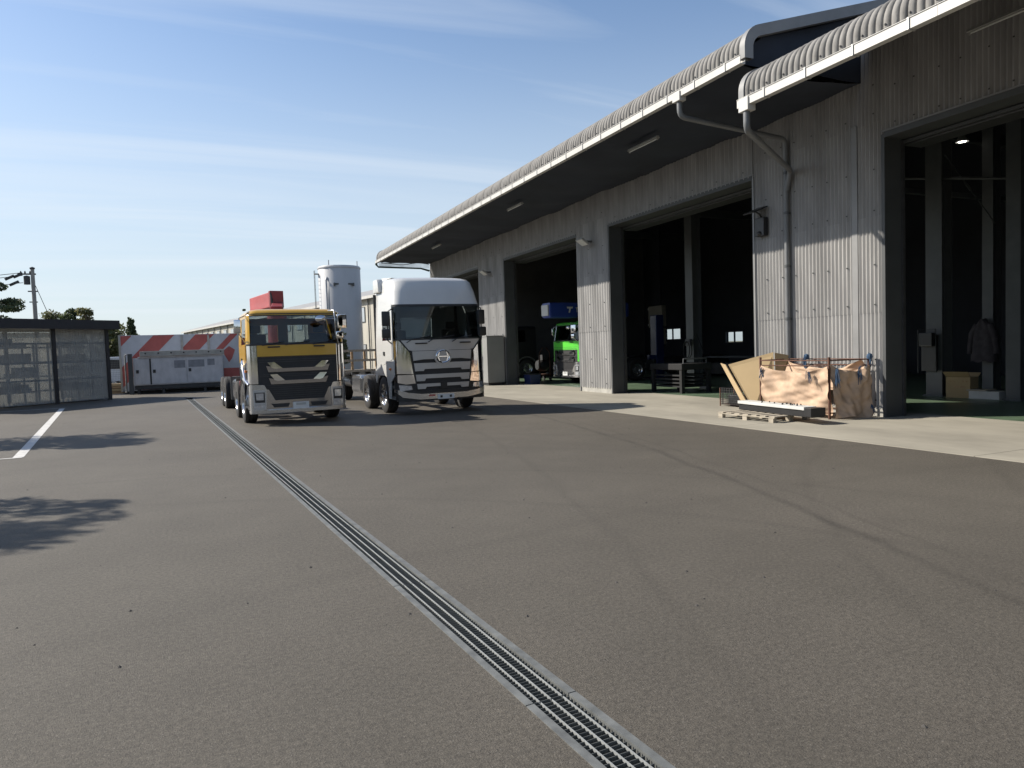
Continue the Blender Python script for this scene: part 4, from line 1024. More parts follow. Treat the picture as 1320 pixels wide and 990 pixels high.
    # roof band and tall fairing
    def ring(z, wf, yf, rr, wr, yr):
        """plan outline: front half-width wf at y yf, rear half-width wr at y yr, rounded corners"""
        pts = [(-wr, D)]
        for k in range(7):
            a = math.pi + (math.pi / 2) * k / 6
            pts.append((-wf + rr + rr * math.cos(a), yf + rr + 0.05 + rr * math.sin(a)))
        for k in range(1, 8): pts.append((-wf + rr + (2 * wf - 2 * rr) * k / 8, yf + 0.05 - 0.05 * math.sin(math.pi * k / 8)))
        for k in range(7):
            a = 1.5 * math.pi + (math.pi / 2) * k / 6
            pts.append((wf - rr + rr * math.cos(a), yf + rr + 0.05 + rr * math.sin(a)))
        pts.append((wr, D)); return [(x, y, z) for x, y in pts]
    mb = MB()
    mb.loft([ring(2.84, 1.205, 0.105, 0.24, 1.20, D), ring(2.92, 1.20, 0.13, 0.26, 1.20, D), ring(3.20, 1.18, 0.23, 0.32, 1.19, D), ring(3.47, 1.14, 0.35, 0.38, 1.17, D), ring(3.55, 1.09, 0.45, 0.40, 1.14, D), ring(3.60, 0.98, 0.66, 0.38, 1.08, D), ring(3.615, 0.80, 1.0, 0.3, 0.95, D)], cap=True)
    mb.build('roof_fairing', M['white'], t, smooth=40)
    MB().box(-1.18, 1.18, D - 0.04, D - 0.004, 1.02, 2.05).box(-1.18, 1.18, D - 0.04, D - 0.004, 2.60, 3.50).box(-1.18, -0.50, D - 0.04, D - 0.004, 2.05, 2.60).box(0.42, 1.18, D - 0.04, D - 0.004, 2.05, 2.60).build('back_panel', M['white'], t)
    MB().box(-0.50, 0.42, D - 0.022, D - 0.016, 2.05, 2.60).build('rear_window', M['clear'], t)
    for s in (-1, 1):
        MB().prism([(1.35, 3.26), (1.40, 3.52), (1.50, 3.63), (1.92, 3.63), (1.92, 3.26)], 'x', s * 1.10, s * 1.27).build('roof_deflector', M['white'], t, smooth=40, bevel=0.04)
        MB().box(s * 1.12, s * 1.26, 1.93, 1.96, 1.2, 3.24).build('side_deflector', M['black'], t)
    MB().prism([(1.0, 3.62), (1.9, 3.70), (1.95, 3.70), (1.95, 3.61), (1.0, 3.61)], 'x', -1.0, 1.0).build('roof_spoiler', M['white'], t, bevel=0.012)
    MB().box(-w + 0.06, w - 0.06, 0.25, D - 0.05, 1.02, 1.25).build('cab_floor', M['black'], t)
    interior(c, t, D, 1.95, 2.8)
    for (xa, xb) in ((-0.95, -0.30), (-0.38, 0.35), (0.28, 0.86)):
        MB().tube([(xa, c.F(xa, 1.9) - 0.05, 1.87), (xa + 0.14, c.F(xa, 1.93) - 0.05, 1.95), (xb, c.F(xb, 2.02) - 0.025, 2.03)], 0.012, 6).build('wiper', M['black'], t)
    for (xa, xb) in ((-0.72, -0.40), (0.50, 0.80)):
        MB().box(xa, xb, c.F(xa, 1.84) - 0.06, c.F(xa, 1.84) - 0.01, 1.825, 1.86).build('grab_handle', M['black'], t, bevel=0.008)
    chassis(t, 10.5, [1.36, 3.25], [8.2, 9.5], w - 0.01)
    MB().box(-1.15, -0.55, 4.3, 5.6, 0.40, 0.96).build('fuel_tank', M['satin'], t, bevel=0.10)
    MB().tube([(-0.95, 5.9, 0.70), (-0.95, 7.0, 0.70)], 0.17, 14).tube([(-0.70, 5.9, 0.92), (-0.70, 6.9, 0.92)], 0.13, 14).build('air_tank', M['silver'], t, smooth=50)
    MB().box(0.55, 1.15, 4.3, 5.4, 0.40, 0.95).build('battery_box', M['frame'], t, bevel=0.03)
    return t
wt_ = white_truck((5.75, 17.85, 0), R(2))

# timber rack standing on the white truck's chassis
rk = thing('timber_rack', 'weathered brown timber rack standing on the white truck chassis', 'rack', (4.92, 23.6, 1.032), R(2))
for x in (-0.85, -0.42, 0.0, 0.42, 0.85): MB().box(x - 0.035, x + 0.035, -0.035, 0.035, 0, 0.68).build('post', M['wood'], rk)
for z in (0.0, 0.34, 0.66): MB().box(-0.95, 0.95, -0.075, -0.037, z, z + 0.075).build('rail', M['oldwood'], rk)
MB().box(-0.95, 0.95, -0.10, 2.2, -0.0, 0.03).build('deck', M['oldwood'], rk)
for x in (-0.9, 0.9):
    MB().box(x - 0.03, x + 0.03, 2.0, 2.06, 0.03, 0.72).build('post', M['wood'], rk); MB().box(x - 0.02, x + 0.02, -0.03, 2.06, 0.62, 0.70).build('rail', M['oldwood'], rk)

# trucks inside the bays
green_truck = angular_truck('bright green truck with silver bumper parked inside the open bay', M['green'], (14.5, 27.62, 0.005), R(-84), crane=False, corner=M['green'])
bt = green_truck
bt.scale = (0.97, 0.97, 0.97)
boom = MB().box(-0.05, 0.62, -1.15, 3.2, 2.93, 3.60).build('crane_boom', M['blueboom'], bt, bevel=0.09)
MB().box(0.02, 0.55, -1.21, -1.155, 3.03, 3.50).build('boom_cap', M['paper'], boom, bevel=0.02)
MB().box(-0.35, 0.5, 2.1, 2.9, 1.05, 2.92).build('crane_base', M['blueboom'], bt, bevel=0.05)
text_part('lettering', 'TADANO', 0.30, M['paper'], boom, (0.624, 0.18, 3.17), (R(90), 0, R(90)))
MB().prism([(-0.26, 3.41), (0.06, 3.41), (0.03, 3.33), (-0.05, 3.33), (-0.10, 3.15), (-0.17, 3.15), (-0.13, 3.33), (-0.23, 3.33)], 'x', 0.618, 0.626).build('logo', M['paper'], boom)
dark_truck = angular_truck('dark truck standing deep inside the bay beside the green truck', M['darktruck'], (14.7, 36.2, 0.005), R(-90), crane=False)

# ================================================================== things in the yard
# ---- tarp cage
cg = thing('tarp_cage', 'rusty post cage hung with a faded peach tarp against the corrugated wall', 'cage', (0, 0, 0.008))
posts = {'A': (11.42, 12.42), 'B': (11.42, 10.52), 'C': (12.33, 10.36), 'D': (12.33, 12.55)}
for k_, (x, y) in posts.items():
    MB().tube([(x, y, 0), (x, y, 1.24)], 0.026, 8).build('post', M['rust'], cg, smooth=60)
for a, b, z in (('A', 'B', 1.17), ('B', 'C', 1.17), ('C', 'D', 1.17), ('D', 'A', 1.17), ('A', 'B', 1.06), ('C', 'D', 1.05), ('A', 'B', 0.12), ('C', 'D', 0.12), ('B', 'C', 0.12), ('D', 'A', 0.12)):
    MB().tube([(*posts[a], z), (*posts[b], z)], 0.014, 6).build('rail', M['rust'], cg, smooth=60)
random.seed(21)
def cloth(p, q, z_top, z_bot, out_, name, sagk=0.22, seed=0):
    rnd = random.Random(seed); ph = [rnd.uniform(0, 6) for _ in range(8)]
    mb = MB(); rows = []; nx, nz = 60, 40
    p = Vector((*p, 0)); q = Vector((*q, 0)); d = (q - p); nrm = Vector((d.y, -d.x, 0)).normalized() * out_
    for j in range(nz + 1):
        v = j / nz; row = []
        for i in range(nx + 1):
            u = i / nx
            top = z_top - sagk * (1 - (2 * u - 1) ** 2) * (1 + 0.12 * math.sin(9 * u + ph[0]))
            bot = z_bot + 0.03 * math.sin(6 * u + ph[1])
            z = bot + (top - bot) * v
            w = 0.035 * math.sin(5 * u + 4 * v + ph[2]) + 0.025 * math.sin(11 * u - 7 * v + ph[3]) + 0.009 * math.sin(19 * v + 6 * u + ph[4]) + 0.012 * math.sin(27 * u + 3 * v + ph[5]) + 0.005 * math.sin(33 * v - 14 * u + ph[6]) + 0.004 * math.sin(41 * u + 23 * v + ph[7]) + 0.003 * math.sin(47 * v + 9 * math.sin(5 * u + ph[1]))
            # diagonal pulls from the tied corners
            w += 0.03 * math.sin(16 * (u - (1 - v) * 0.8)) * math.exp(-3 * u) + 0.03 * math.sin(16 * ((1 - u) - (1 - v) * 0.8)) * math.exp(-3 * (1 - u))
            bulge = 0.07 * math.sin(math.pi * u) * (1 - v)
            pt = p + d * u + nrm * (w + bulge + 0.02 + 0.05 * (1 - v) ** 3)
            row.append((pt.x, pt.y, z))
        rows.append(row)
    mb.loft(rows)
    return mb.build(name, M['tarp'], cg, smooth=180)
cloth((11.36, 12.36), (11.36, 10.50), 1.06, 0.05, -1, 'tarp', 0.14, 3).location.x = 0
cloth((11.40, 10.45), (12.33, 10.33), 1.10, 0.03, 1, 'tarp', 0.16, 8)
cloth((12.25, 12.45), (12.28, 10.45), 1.16, 0.5, 1, 'tarp', 0.2, 13)
def tuft(x, y, z, n, ln, name='rope_tuft'):
    mb = MB()
    for i in range(n):
        dx, dy = random.gauss(0, 0.028), random.gauss(0, 0.028)
        pts = [(x, y, z), (x + dx * 0.5 + random.gauss(0, .012), y + dy * 0.5, z - ln * 0.4 * random.random() + 0.05), (x + dx, y + dy + random.gauss(0, .02), z - ln * random.uniform(0.4, 1))]
        mb.tube(pts, 0.005, 4, False)
    mb.build(name, M['rope'], cg)
tuft(11.30, 12.28, 0.98, 14, 0.26); tuft(11.28, 10.92, 0.92, 12, 0.22); tuft(11.46, 10.38, 1.00, 16, 0.40); tuft(11.98, 10.28, 1.0, 10, 0.34); tuft(12.33, 10.34, 1.26, 24, 0.30); tuft(12.20, 11.9, 1.22, 26, 0.30); tuft(12.28, 10.25, 0.22, 12, 0.2)
for (x, y) in ((12.33, 10.34), (12.25, 11.9)):
    MB().lathe([(0.0, -0.06), (0.05, -0.04), (0.06, 0), (0.045, 0.05), (0, 0.07)], 8, 'z', (x, y, 1.22)).build('rope_knot', M['rope'], cg)
# tall thin post beside the cage
# ---- cardboard
cb = thing('cardboard_sheet', 'large folded tan cardboard sheet leaning open beside the tarp cage', 'cardboard', (0, 0, 0.008))
A0, A1 = (11.50, 13.05, 0.02), (11.55, 13.88, 1.08)
B0, B1 = (11.62, 12.45, 0.02), (12.05, 12.72, 1.32)
def sheet3(pts, th, name, mt, parent):
    P_ = [Vector(p) for p in pts]; n = (P_[1] - P_[0]).cross(P_[3] - P_[0]).normalized() * th
    mb = MB(); mb.v += [tuple(p) for p in P_] + [tuple(p + n) for p in P_]
    mb.f += [(0, 1, 2, 3), (7, 6, 5, 4)] + [(j, (j + 1) % 4, 4 + (j + 1) % 4, 4 + j) for j in range(4)]
    return mb.build(name, mt, parent)
sheet3([(11.46, 12.92, 0.02), (11.46, 12.74, 0.02), (11.46, 13.60, 1.06), (11.46, 13.78, 1.10)], 0.03, 'panel', M['cardlight'], cb)  # lit face of the fold, given the paler card colour
sheet3([(11.50, 12.74, 0.02), (11.88, 12.46, 0.02), (12.02, 12.66, 1.33), (11.50, 13.58, 1.06)], 0.015, 'panel', M['card'], cb)
sheet3([(11.90, 12.44, 0.02), (12.25, 12.62, 0.02), (12.30, 12.50, 1.26), (12.04, 12.64, 1.32)], 0.015, 'panel', M['card'], cb)
# ---- pallet
pl = thing('pallet', 'weathered grey timber pallet under the white-topped beam', 'pallet', (10.42, 11.50, 0.008), R(3))
for i in range(7):
    y = -0.72 + i * 0.235
    MB().box(-0.30, 0.72, y - 0.045 * 1.6, y + 0.045 * 1.6, 0.105, 0.127).build('plank', M['oldwood'], pl)
for x in (-0.26, 0.2, 0.66):
    MB().box(x - 0.04, x + 0.04, -0.78, 0.78, 0.083, 0.104).build('runner', M['oldwood'], pl)
    for y in (-0.70, 0.0, 0.70): MB().box(x - 0.045, x + 0.045, y - 0.06, y + 0.06, 0.0, 0.082).build('block', M['oldwood'], pl)
# ---- beam with white top
bm2 = thing('steel_beam', 'long black steel beam with a white top lying on the pallet before the tarp', 'beam', (10.72, 11.05, 0.137), R(-6))
MB().box(-0.16, 0.14, -1.02, 1.25, 0.0, 0.13).build('channel', M['black'], bm2, bevel=0.01)
MB().box(-0.19, 0.10, -0.85, 1.25, 0.133, 0.195).build('top_plate', M['paper'], bm2, bevel=0.006)
MB().box(-0.20, 0.14, -1.05, -0.86, 0.02, 0.185).build('end_block', M['black'], bm2, bevel=0.01)
MB().box(0.10, 0.20, -0.95, 1.2, 0.133, 0.17).build('wood_strip', M['wood'], bm2)
random.seed(5)
for i in range(16):
    y = random.choice((-0.45, -0.25, 0.35, 0.6)) + random.uniform(-0.18, 0.18)
    MB().lathe([(0, 0.03), (0.012, 0.028), (0.014, 0.0)], 6, 'z', (random.uniform(-0.15, 0.06), y, 0.195)).build('bolt', M['black'], bm2)
# ---- wire crate
wc = thing('wire_crate', 'dark wire mesh crate on the apron behind the cardboard', 'crate', (12.15, 14.05, 0.008), R(0))
for x in (-0.22, 0.22):
    for y in (-0.36, 0.36): MB().box(x - 0.012, x + 0.012, y - 0.012, y + 0.012, 0, 0.46).build('post', M['rust'], wc)
mb = MB()
for i in range(13):
    y = -0.36 + 0.06 * i
    for x in (-0.22, 0.22): mb.box(x - 0.005, x + 0.005, y - 0.005, y + 0.005, 0.05, 0.46)
for k in range(8):
    z = 0.05 + 0.058 * k
    for x in (-0.22, 0.22): mb.box(x - 0.0035, x + 0.0035, -0.36, 0.36, z - 0.003, z + 0.003)
    for y in (-0.36, 0.36): mb.box(-0.22, 0.22, y - 0.0035, y + 0.0035, z - 0.003, z + 0.003)
for i in range(7):
    x = -0.22 + 0.073 * i
    for y in (-0.36, 0.36): mb.box(x - 0.005, x + 0.005, y - 0.005, y + 0.005, 0.05, 0.46)
tag(mb.build('wire_mesh', M['frame'], wc), kind='stuff')
MB().box(-0.2, 0.2, -0.33, 0.1, 0.052, 0.30).build('scrap', M['frame'], wc, bevel=0.04)
MB().box(-0.21, 0.21, -0.35, 0.35, 0.04, 0.05).build('floor_plate', M['rust'], wc)
# ---- grey outdoor cabinet beside the bay
gc = thing('outdoor_cabinet', 'plain grey steel cabinet standing on the apron by the bay jamb', 'cabinet', (11.95, 30.35, 0.008))
MB().box(-0.40, 0.42, -0.95, 1.15, 0.12, 2.16).build('cabinet_body', M['cabinet'], gc, bevel=0.015)
MB().box(-0.42, 0.44, -0.97, 1.17, 2.163, 2.21).build('cabinet_top', M['cabinet'], gc, bevel=0.01)
MB().box(-0.36, 0.38, -0.90, 1.10, 0.0, 0.118).build('cabinet_base', M['black'], gc)
MB().box(-0.412, -0.402, 0.09, 0.10, 0.16, 2.12).build('door_gap', M['black'], gc)
MB().box(-0.43, -0.402, 0.16, 0.19, 1.0, 1.2).build('handle', M['black'], gc)

# ================================================================== inside the bays
t = thing('cardboard_box', 'open brown cardboard box on the workshop floor between steel columns', 'box', (17.62, 12.05, 0.006), R(8))
MB().box(-0.2, 0.2, -0.29, 0.29, 0, 0.52).build('carton', M['card'], t)
sheet3([(-0.2, -0.29, 0.525), (-0.2, 0.29, 0.525), (-0.34, 0.30, 0.66), (-0.34, -0.30, 0.66)], 0.006, 'flap', M['card'], t)
sheet3([(0.2, -0.29, 0.525), (0.2, 0.29, 0.525), (0.30, 0.30, 0.62), (0.30, -0.30, 0.62)], 0.006, 'flap', M['card'], t)
MB().box(-0.206, -0.201, -0.18, 0.10, 0.26, 0.30).box(-0.206, -0.201, -0.24, -0.10, 0.40, 0.44).box(-0.206, -0.201, 0.08, 0.2, 0.40, 0.42).build('print_mark', M['wood'], t)
t = thing('flat_box', 'flat white box on the workshop floor beside the brown carton', 'box', (17.60, 11.42, 0.006), R(5))
MB().box(-0.22, 0.22, -0.40, 0.30, 0, 0.19).build('carton', M['paper'], t, bevel=0.006)
MB().box(-0.22, 0.22, -0.12, 0.36, 0.195, 0.23).build('lid', M['cabtan'], t, bevel=0.004)
t = thing('tool_board', 'black tool board with pipe frame hung on a steel column', 'tool board', (17.50, 12.86, 0.62))
MB().box(-0.03, 0.03, -0.24, 0.20, 0.05, 0.98).build('board', M['black'], t, bevel=0.01)
MB().tube([(-0.05, 0.27, 0.0), (-0.05, 0.27, 1.14), (-0.05, -0.22, 1.14), (-0.05, -0.24, 0.02)], 0.016, 8).build('pipe_frame', M['frame'], t, smooth=60)
MB().box(-0.16, -0.03, -0.20, 0.18, 0.70, 1.05).build('tool_tray', M['black'], t, bevel=0.02)
# jacket hanging on a column
t = thing('jacket', 'dark work jacket hanging on a steel column inside the lower hall', 'jacket', (19.98, 12.98, 0.82))
rows = []
for j in range(13):
    v = j / 12; row = []
    z = 1.18 * v
    hw_ = 0.36 - 0.10 * v if v < 0.78 else 0.282 - (v - 0.78) * 1.05
    for i in range(25):
        a = 2 * math.pi * i / 24
        row.append((0.10 * math.sin(a) * (1 + 0.25 * math.sin(5 * a)) - 0.08, hw_ * math.cos(a) * (1 + 0.06 * math.sin(9 * a + 3 * v)) + 0.02, z + 0.03 * math.sin(6 * a) * (1 - v)))
    rows.append(row)
MB().loft(rows, close=True, cap=True).build('coat', M['jacket'], t, smooth=60)
for s in (-1, 1):
    MB().tube([(-0.1, s * 0.18, 1.02), (-0.13, s * 0.30, 0.78), (-0.12, s * 0.36, 0.42), (-0.12, s * 0.37, 0.22)], [0.08, 0.085, 0.075, 0.07], 10).build('sleeve', M['jacket'], t, smooth=60)
MB().tube([(0.06, 0, 1.17), (-0.05, 0, 1.2), (-0.06, 0, 1.14)], 0.012, 6).build('hook', M['frame'], t)
# at the back: workbenches, cabinets
def bench(loc, L, label):
    t = thing('workbench', label, 'workbench', loc)
    MB().box(-0.35, 0.35, -L / 2, L / 2, 0.86, 0.93).build('bench_top', M['steel'], t, bevel=0.01)
    for x in (-0.3, 0.3):
        for y in (-L / 2 + 0.08, L / 2 - 0.08): MB().box(x - 0.03, x + 0.03, y - 0.03, y + 0.03, 0, 0.86).build('leg', M['frame'], t)
    MB().box(-0.3, 0.3, -L / 2 + 0.1, L / 2 - 0.1, 0.12, 0.62).build('drawer_unit', M['frame'], t, bevel=0.02)
bench((22.0, 26.0, 0.006), 5.0, 'dark workbench inside the wide bay, across from its entrance')
bench((23.5, 21.0, 0.006), 4.0, 'dark workbench beyond the hose column in the wide bay')
t = thing('wall_cabinet', 'pale hanging cabinet inside the wide bay, the upper one', 'cabinet', (24.0, 34.3, 2.55))
MB().box(-0.15, 0.15, -0.65, 0.65, 0, 1.2).build('cabinet_body', M['cabtan'], t, bevel=0.02); MB().box(-0.17, -0.152, 0.60, 0.66, 1.0, 1.1).box(-0.17, -0.152, 0.60, 0.66, 0.1, 0.2).build('hinge', M['paper'], t); MB().box(-0.03, 0.03, -0.4, 0.4, 1.2, 6.0).build('hanger', M['darkin'], t)
t = thing('wall_cabinet', 'narrow pale cabinet below the larger one inside the wide bay', 'cabinet', (24.0, 34.0, 1.55))
MB().box(-0.14, 0.14, -0.32, 0.32, 0, 0.92).build('cabinet_body', M['cabtan'], t, bevel=0.02); MB().box(-0.05, 0.05, -0.2, 0.2, -1.55, 0).build('stand', M['darkin'], t)
# hoses on the column in the wide bay
t = thing('air_hose', 'black air hose coiled on the steel column of the wide bay', 'hose', (16.5, 21.4, 0.0))
pts = []
for i in range(60):
    a = i * 0.55
    pts.append((-0.14 - 0.05 * math.sin(a * 0.5), 0.15 + 0.22 * math.cos(a), 1.35 + 0.32 * math.sin(a)))
MB().tube(pts, 0.016, 6).build('hose_coil', M['rubber'], t, smooth=60)
MB().tube([(-0.12, -0.05, 1.6), (-0.2, -0.5, 1.9), (-0.2, -0.85, 1.3), (-0.3, -0.7, 0.4), (-0.4, -0.3, 0.03)], 0.016, 6).build('hose_end', M['rubber'], t, smooth=60)
MB().box(-0.12, -0.02, 0.0, 0.3, 1.5, 1.75).build('hose_reel', M['frame'], t, bevel=0.02)
# low machine by the left jamb of the wide bay
t = thing('press_machine', 'low dark machine frame just inside the left jamb of the wide bay', 'machine', (14.4, 20.0, 0.006))
MB().box(-0.5, 0.7, -1.4, 0.35, 0.75, 0.95).build('machine_top', M['dimblack'], t, bevel=0.02)
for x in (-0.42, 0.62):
    for y in (-1.3, 0.25): MB().box(x - 0.06, x + 0.06, y - 0.06, y + 0.06, 0, 0.75).build('leg', M['dimblack'], t)
for z in (0.18, 0.30, 0.42, 0.54): MB().box(-0.40, 0.6, -1.24, 0.19, z, z + 0.05).build('shelf_slat', M['dimblack'], t)
MB().tube([(-0.4, -1.35, 0.95), (-0.4, -1.35, 1.1), (0.5, -1.35, 1.1), (0.5, -1.35, 0.95)], 0.02, 8).build('hand_rail', M['steel'], t, smooth=60)
t = thing('floor_box', 'small pale box lying on the green floor of the wide bay', 'box', (16.0, 20.1, 0.006)); MB().box(-0.1, 0.1, -0.2, 0.2, 0, 0.1).build('carton', M['paper'], t, bevel=0.01); MB().box(-0.09, 0.09, -0.19, 0.19, 0.102, 0.115).build('lid', M['paper'], t)
# step ladder
t = thing('step_ladder', 'small aluminium step ladder deep in the wide bay near the right jamb', 'ladder', (18.8, 17.9, 0.006), R(20))
for y in (-0.2, 0.2):
    MB().bar((-0.28, y * 1.2, 0), (0, y, 0.95), 0.04, 0.025).build('rail', M['galv'], t); MB().bar((0.28, y * 1.2, 0), (0, y, 0.95), 0.04, 0.025).build('rail', M['galv'], t)
for k in range(3): MB().box(-0.25 + k * 0.08, -0.17 + k * 0.08, -0.22, 0.22, 0.2 + 0.28 * k, 0.225 + 0.28 * k).build('tread', M['galv'], t)
# blue vertical machine in the wide bay
t = thing('blue_lift', 'dark blue vertical lift column inside the wide bay', 'machine', (19.0, 27.2, 0.006))
MB().box(-0.2, 0.2, -0.25, 0.25, 0, 2.9).build('lift_column', M['blue'], t, bevel=0.04); MB().box(-0.45, 0.45, -0.45, 0.45, 0, 0.08).build('base_plate', M['blue'], t); MB().box(-0.5, -0.2, -0.1, 0.1, 0.9, 1.1).build('lift_arm', M['blue'], t, bevel=0.02)
# trolley and bin in the green truck's bay
t = thing('gearbox_trolley', 'dark red gearbox trolley on castors beside the green truck', 'trolley', (15.15, 31.2, 0.006))
MB().box(-0.35, 0.3, -0.3, 0.5, 0.24, 0.32).build('trolley_frame', M['rust'], t, bevel=0.01)
for x in (-0.3, 0.25): MB().tube([(x, -0.25, 0.3), (x, -0.25, 1.35), (x * 0.3, -0.2, 1.6)], 0.03, 8).build('upright', M['rust'], t, smooth=60)
MB().lathe([(0, -0.3), (0.22, -0.28), (0.3, -0.1), (0.28, 0.2), (0.14, 0.35), (0, 0.38)], 14, 'x', (0, 0.1, 0.75)).box(-0.12, 0.14, -0.2, 0.2, 1.0, 1.25).build('gearbox', M['frame'], t, smooth=40)
for x in (-0.3, 0.25):
    for y in (-0.25, 0.45): MB().lathe([(0, -0.03), (0.11, -0.03), (0.115, 0), (0.11, 0.03), (0, 0.03)], 14, 'x', (x, y, 0.115)).build('castor', M['rubber'], t)
t = thing('plastic_bin', 'small dark blue bin just inside the jamb of the green truck bay', 'bin', (13.4, 28.75, 0.009))
MB().loft([[(-.22, -.3, 0), (.22, -.3, 0), (.22, .3, 0), (-.22, .3, 0)], [(-.26, -.34, .42), (.26, -.34, .42), (.26, .34, .42), (-.26, .34, .42)]], close=True, cap=True).build('tub', M['blue'], t)
MB().box(-0.28, 0.28, -0.36, 0.36, 0.425, 0.46).build('lid', M['black'], t, bevel=0.01)
t = thing('partition_panel', 'pale standing panel between the dark truck and the green truck', 'panel', (20.5, 41.0 - 2.0, 0.006))
MB().box(-0.03, 0.03, -0.8, 0.8, 0.9, 2.75).build('board', M['cabinet'], t); MB().box(-0.3, 0.3, -0.7, -0.6, 0, 0.9).box(-0.3, 0.3, 0.6, 0.7, 0, 0.9).build('stand', M['frame'], t)

# ================================================================== left side of the yard
# ---- shed of translucent sheets, front wall from corner post towards the left
shed = thing('storage_shed', 'dark-framed storage shed with clouded translucent corrugated walls', 'shed', (-3.72, 35.25, 0), math.atan2(-2.7, -3.25))
# local x runs along the front wall away from the corner, local -y... depth
SH = 3.05; BAY = 2.25; NB = 3; DEP = 3.4; sgn = -1.0
def Y_(v): return sgn * v
for i in range(NB + 1):
    for v in (0.0, DEP):
        MB().box(i * BAY - 0.07, i * BAY + 0.07, min(Y_(v), Y_(v + 0.14)), max(Y_(v), Y_(v + 0.14)), 0, SH).build('post', M['shedframe'], shed)
for z in (0.03, 0.95, 1.65, 2.42):
    MB().box(0.07, NB * BAY, min(Y_(0.09), Y_(0.14)), max(Y_(0.09), Y_(0.14)), z, z + 0.07).build('girt', M['shedframe'], shed)
mb = None
_pan = {}
def wavy(L, h):
    seg = 6; nw = int(L / 0.09); mb = MB()
    rows = [[(L * i / (nw * seg), 0.005 * math.cos(2 * math.pi * i / seg), z) for i in range(nw * seg + 1)] for z in (0, h)]
    return mb.loft(rows).mesh('wall_sheet', M['polycarb'], smooth=60, recalc=False)
wm = wavy((BAY - 0.16) / 3, SH - 0.08)
for i in range(NB):
    for j in range(3):
        link('wall_sheet', wm, shed, (i * BAY + 0.08 + j * (BAY - 0.16) / 3, Y_(0.06), 0.05))
        link('wall_sheet', wm, shed, (i * BAY + 0.08 + j * (BAY - 0.16) / 3, Y_(DEP + 0.05), 0.05))
wm2 = wavy(DEP / 3 - 0.02, SH - 0.08)
for j in range(3):
    link('wall_sheet', wm2, shed, (0.02, Y_(j * DEP / 3 + 0.16), 0.05), (0, 0, -math.pi / 2))
MB().box(-0.35, NB * BAY + 0.2, min(Y_(-0.30), Y_(DEP + 0.4)), max(Y_(-0.30), Y_(DEP + 0.4)), SH + 0.02, SH + 0.10).build('roof', M['shedframe'], shed)
MB().box(-0.37, NB * BAY + 0.2, min(Y_(-0.33), Y_(-0.29)), max(Y_(-0.33), Y_(-0.29)), SH - 0.02, SH + 0.36).build('fascia', M['shedframe'], shed)
MB().box(-0.39, -0.35, min(Y_(-0.33), Y_(DEP + 0.4)), max(Y_(-0.33), Y_(DEP + 0.4)), SH - 0.02, SH + 0.36).build('fascia', M['shedframe'], shed)
# what is stored inside: racks with long stock
mwx = shed.matrix_basis if False else None
random.seed(9)
for bay in range(NB):
    rkx = thing('storage_rack', 'loaded storage rack seen dimly through the shed wall, ' + ('beside the corner post' if bay == 0 else 'beside the second bay post' if bay == 1 else 'towards the far bays'), 'rack', shed.location, shed.rotation_euler.z, 'racks inside the shed')
    x0 = bay * BAY + 0.2
    for x in (x0, x0 + 1.8):
        for v in (0.9, 1.9): MB().box(x - 0.03, x + 0.03, Y_(v) - 0.03, Y_(v) + 0.03, 0, 2.5).build('post', M['shedstuff'], rkx)
    for z in (0.5, 1.1, 1.7, 2.3):
        MB().box(x0, x0 + 1.8, min(Y_(0.8), Y_(2.0)), max(Y_(0.8), Y_(2.0)), z, z + 0.05).build('shelf', M['shedstuff'], rkx)
        for k in range(random.randint(3, 5)):
            a = x0 + random.uniform(0.0, 1.0); ln = random.uniform(0.4, 0.8); v = random.uniform(0.85, 1.5)
            MB().box(a, a + ln, Y_(v) - 0.12, Y_(v) + 0.12, z + 0.051 + 0.001 * k, z + 0.08 + random.uniform(0.1, 0.36)).build('stock', random.choice((M['shedstuff'], M['cabtan'], M['shedframe'], M['steel'])), rkx)

# ---- striped container
sc = thing('striped_container', 'container with broad red and white diagonal stripes behind the grey service body', 'container', (0, 0, 0))
Yc = 40.5
MB().box(-3.72, 1.80, Yc, Yc + 2.3, 0.12, 2.92).build('container_body', M['stripewhite'], sc, bevel=0.01)
def lean(xb, zb, xt, zt, wd, z0=0.3):
    return None
SLP = (2.93 - 1.94) / (3.17 - 2.23)
def stripe(xt0, xt1, parent=sc):
    """diagonal band from the top edge down to the left, clipped at the left end"""
    zt = 2.90
    def xz(xt, z): return (xt - (zt - z) / SLP, z)
    zb = 0.16
    poly = []
    a0, a1 = xz(xt0, zb), xz(xt1, zb)
    L_ = -3.70
    pts = [(xt0, zt), (xt1, zt)]
    # right edge down
    if a1[0] >= L_: pts.append(a1)
    else: pts.append((L_, zt - (xt1 - L_) * SLP))
    if a0[0] >= L_: pts.append(a0)
    elif a1[0] >= L_:
        pts.append((L_, zb)); pts.append((L_, zt - (xt0 - L_) * SLP))
    else: pts.append((L_, zt - (xt0 - L_) * SLP))
    MB().prism(pts, 'y', Yc - 0.006, Yc - 0.002).build('stripe', M['red'], parent)
stripe(-3.69, -3.20); stripe(-2.22, -1.26); stripe(-0.27, 0.63); stripe(1.42, 1.79)
MB().prism([(0.98, 1.98), (1.32, 2.25), (1.60, 2.05), (1.45, 1.62), (1.28, 1.40)], 'y', Yc - 0.012, Yc - 0.008).build('painted_mark', M['red'], sc)
MB().box(1.0, 1.78, Yc - 0.011, Yc - 0.007, 0.5, 1.1).build('painted_mark', M['red'], sc)
for x in (-0.98, 0.28): MB().box(x, x + 0.10, Yc - 0.06, Yc - 0.013, 2.05, 2.86).build('door_rod', M['beamgrey'], sc)
for x in (-3.80, 1.805): MB().box(x, x + 0.085, Yc - 0.05, Yc + 0.08, 0.1, 2.94).build('corner_post', M['cream'], sc)
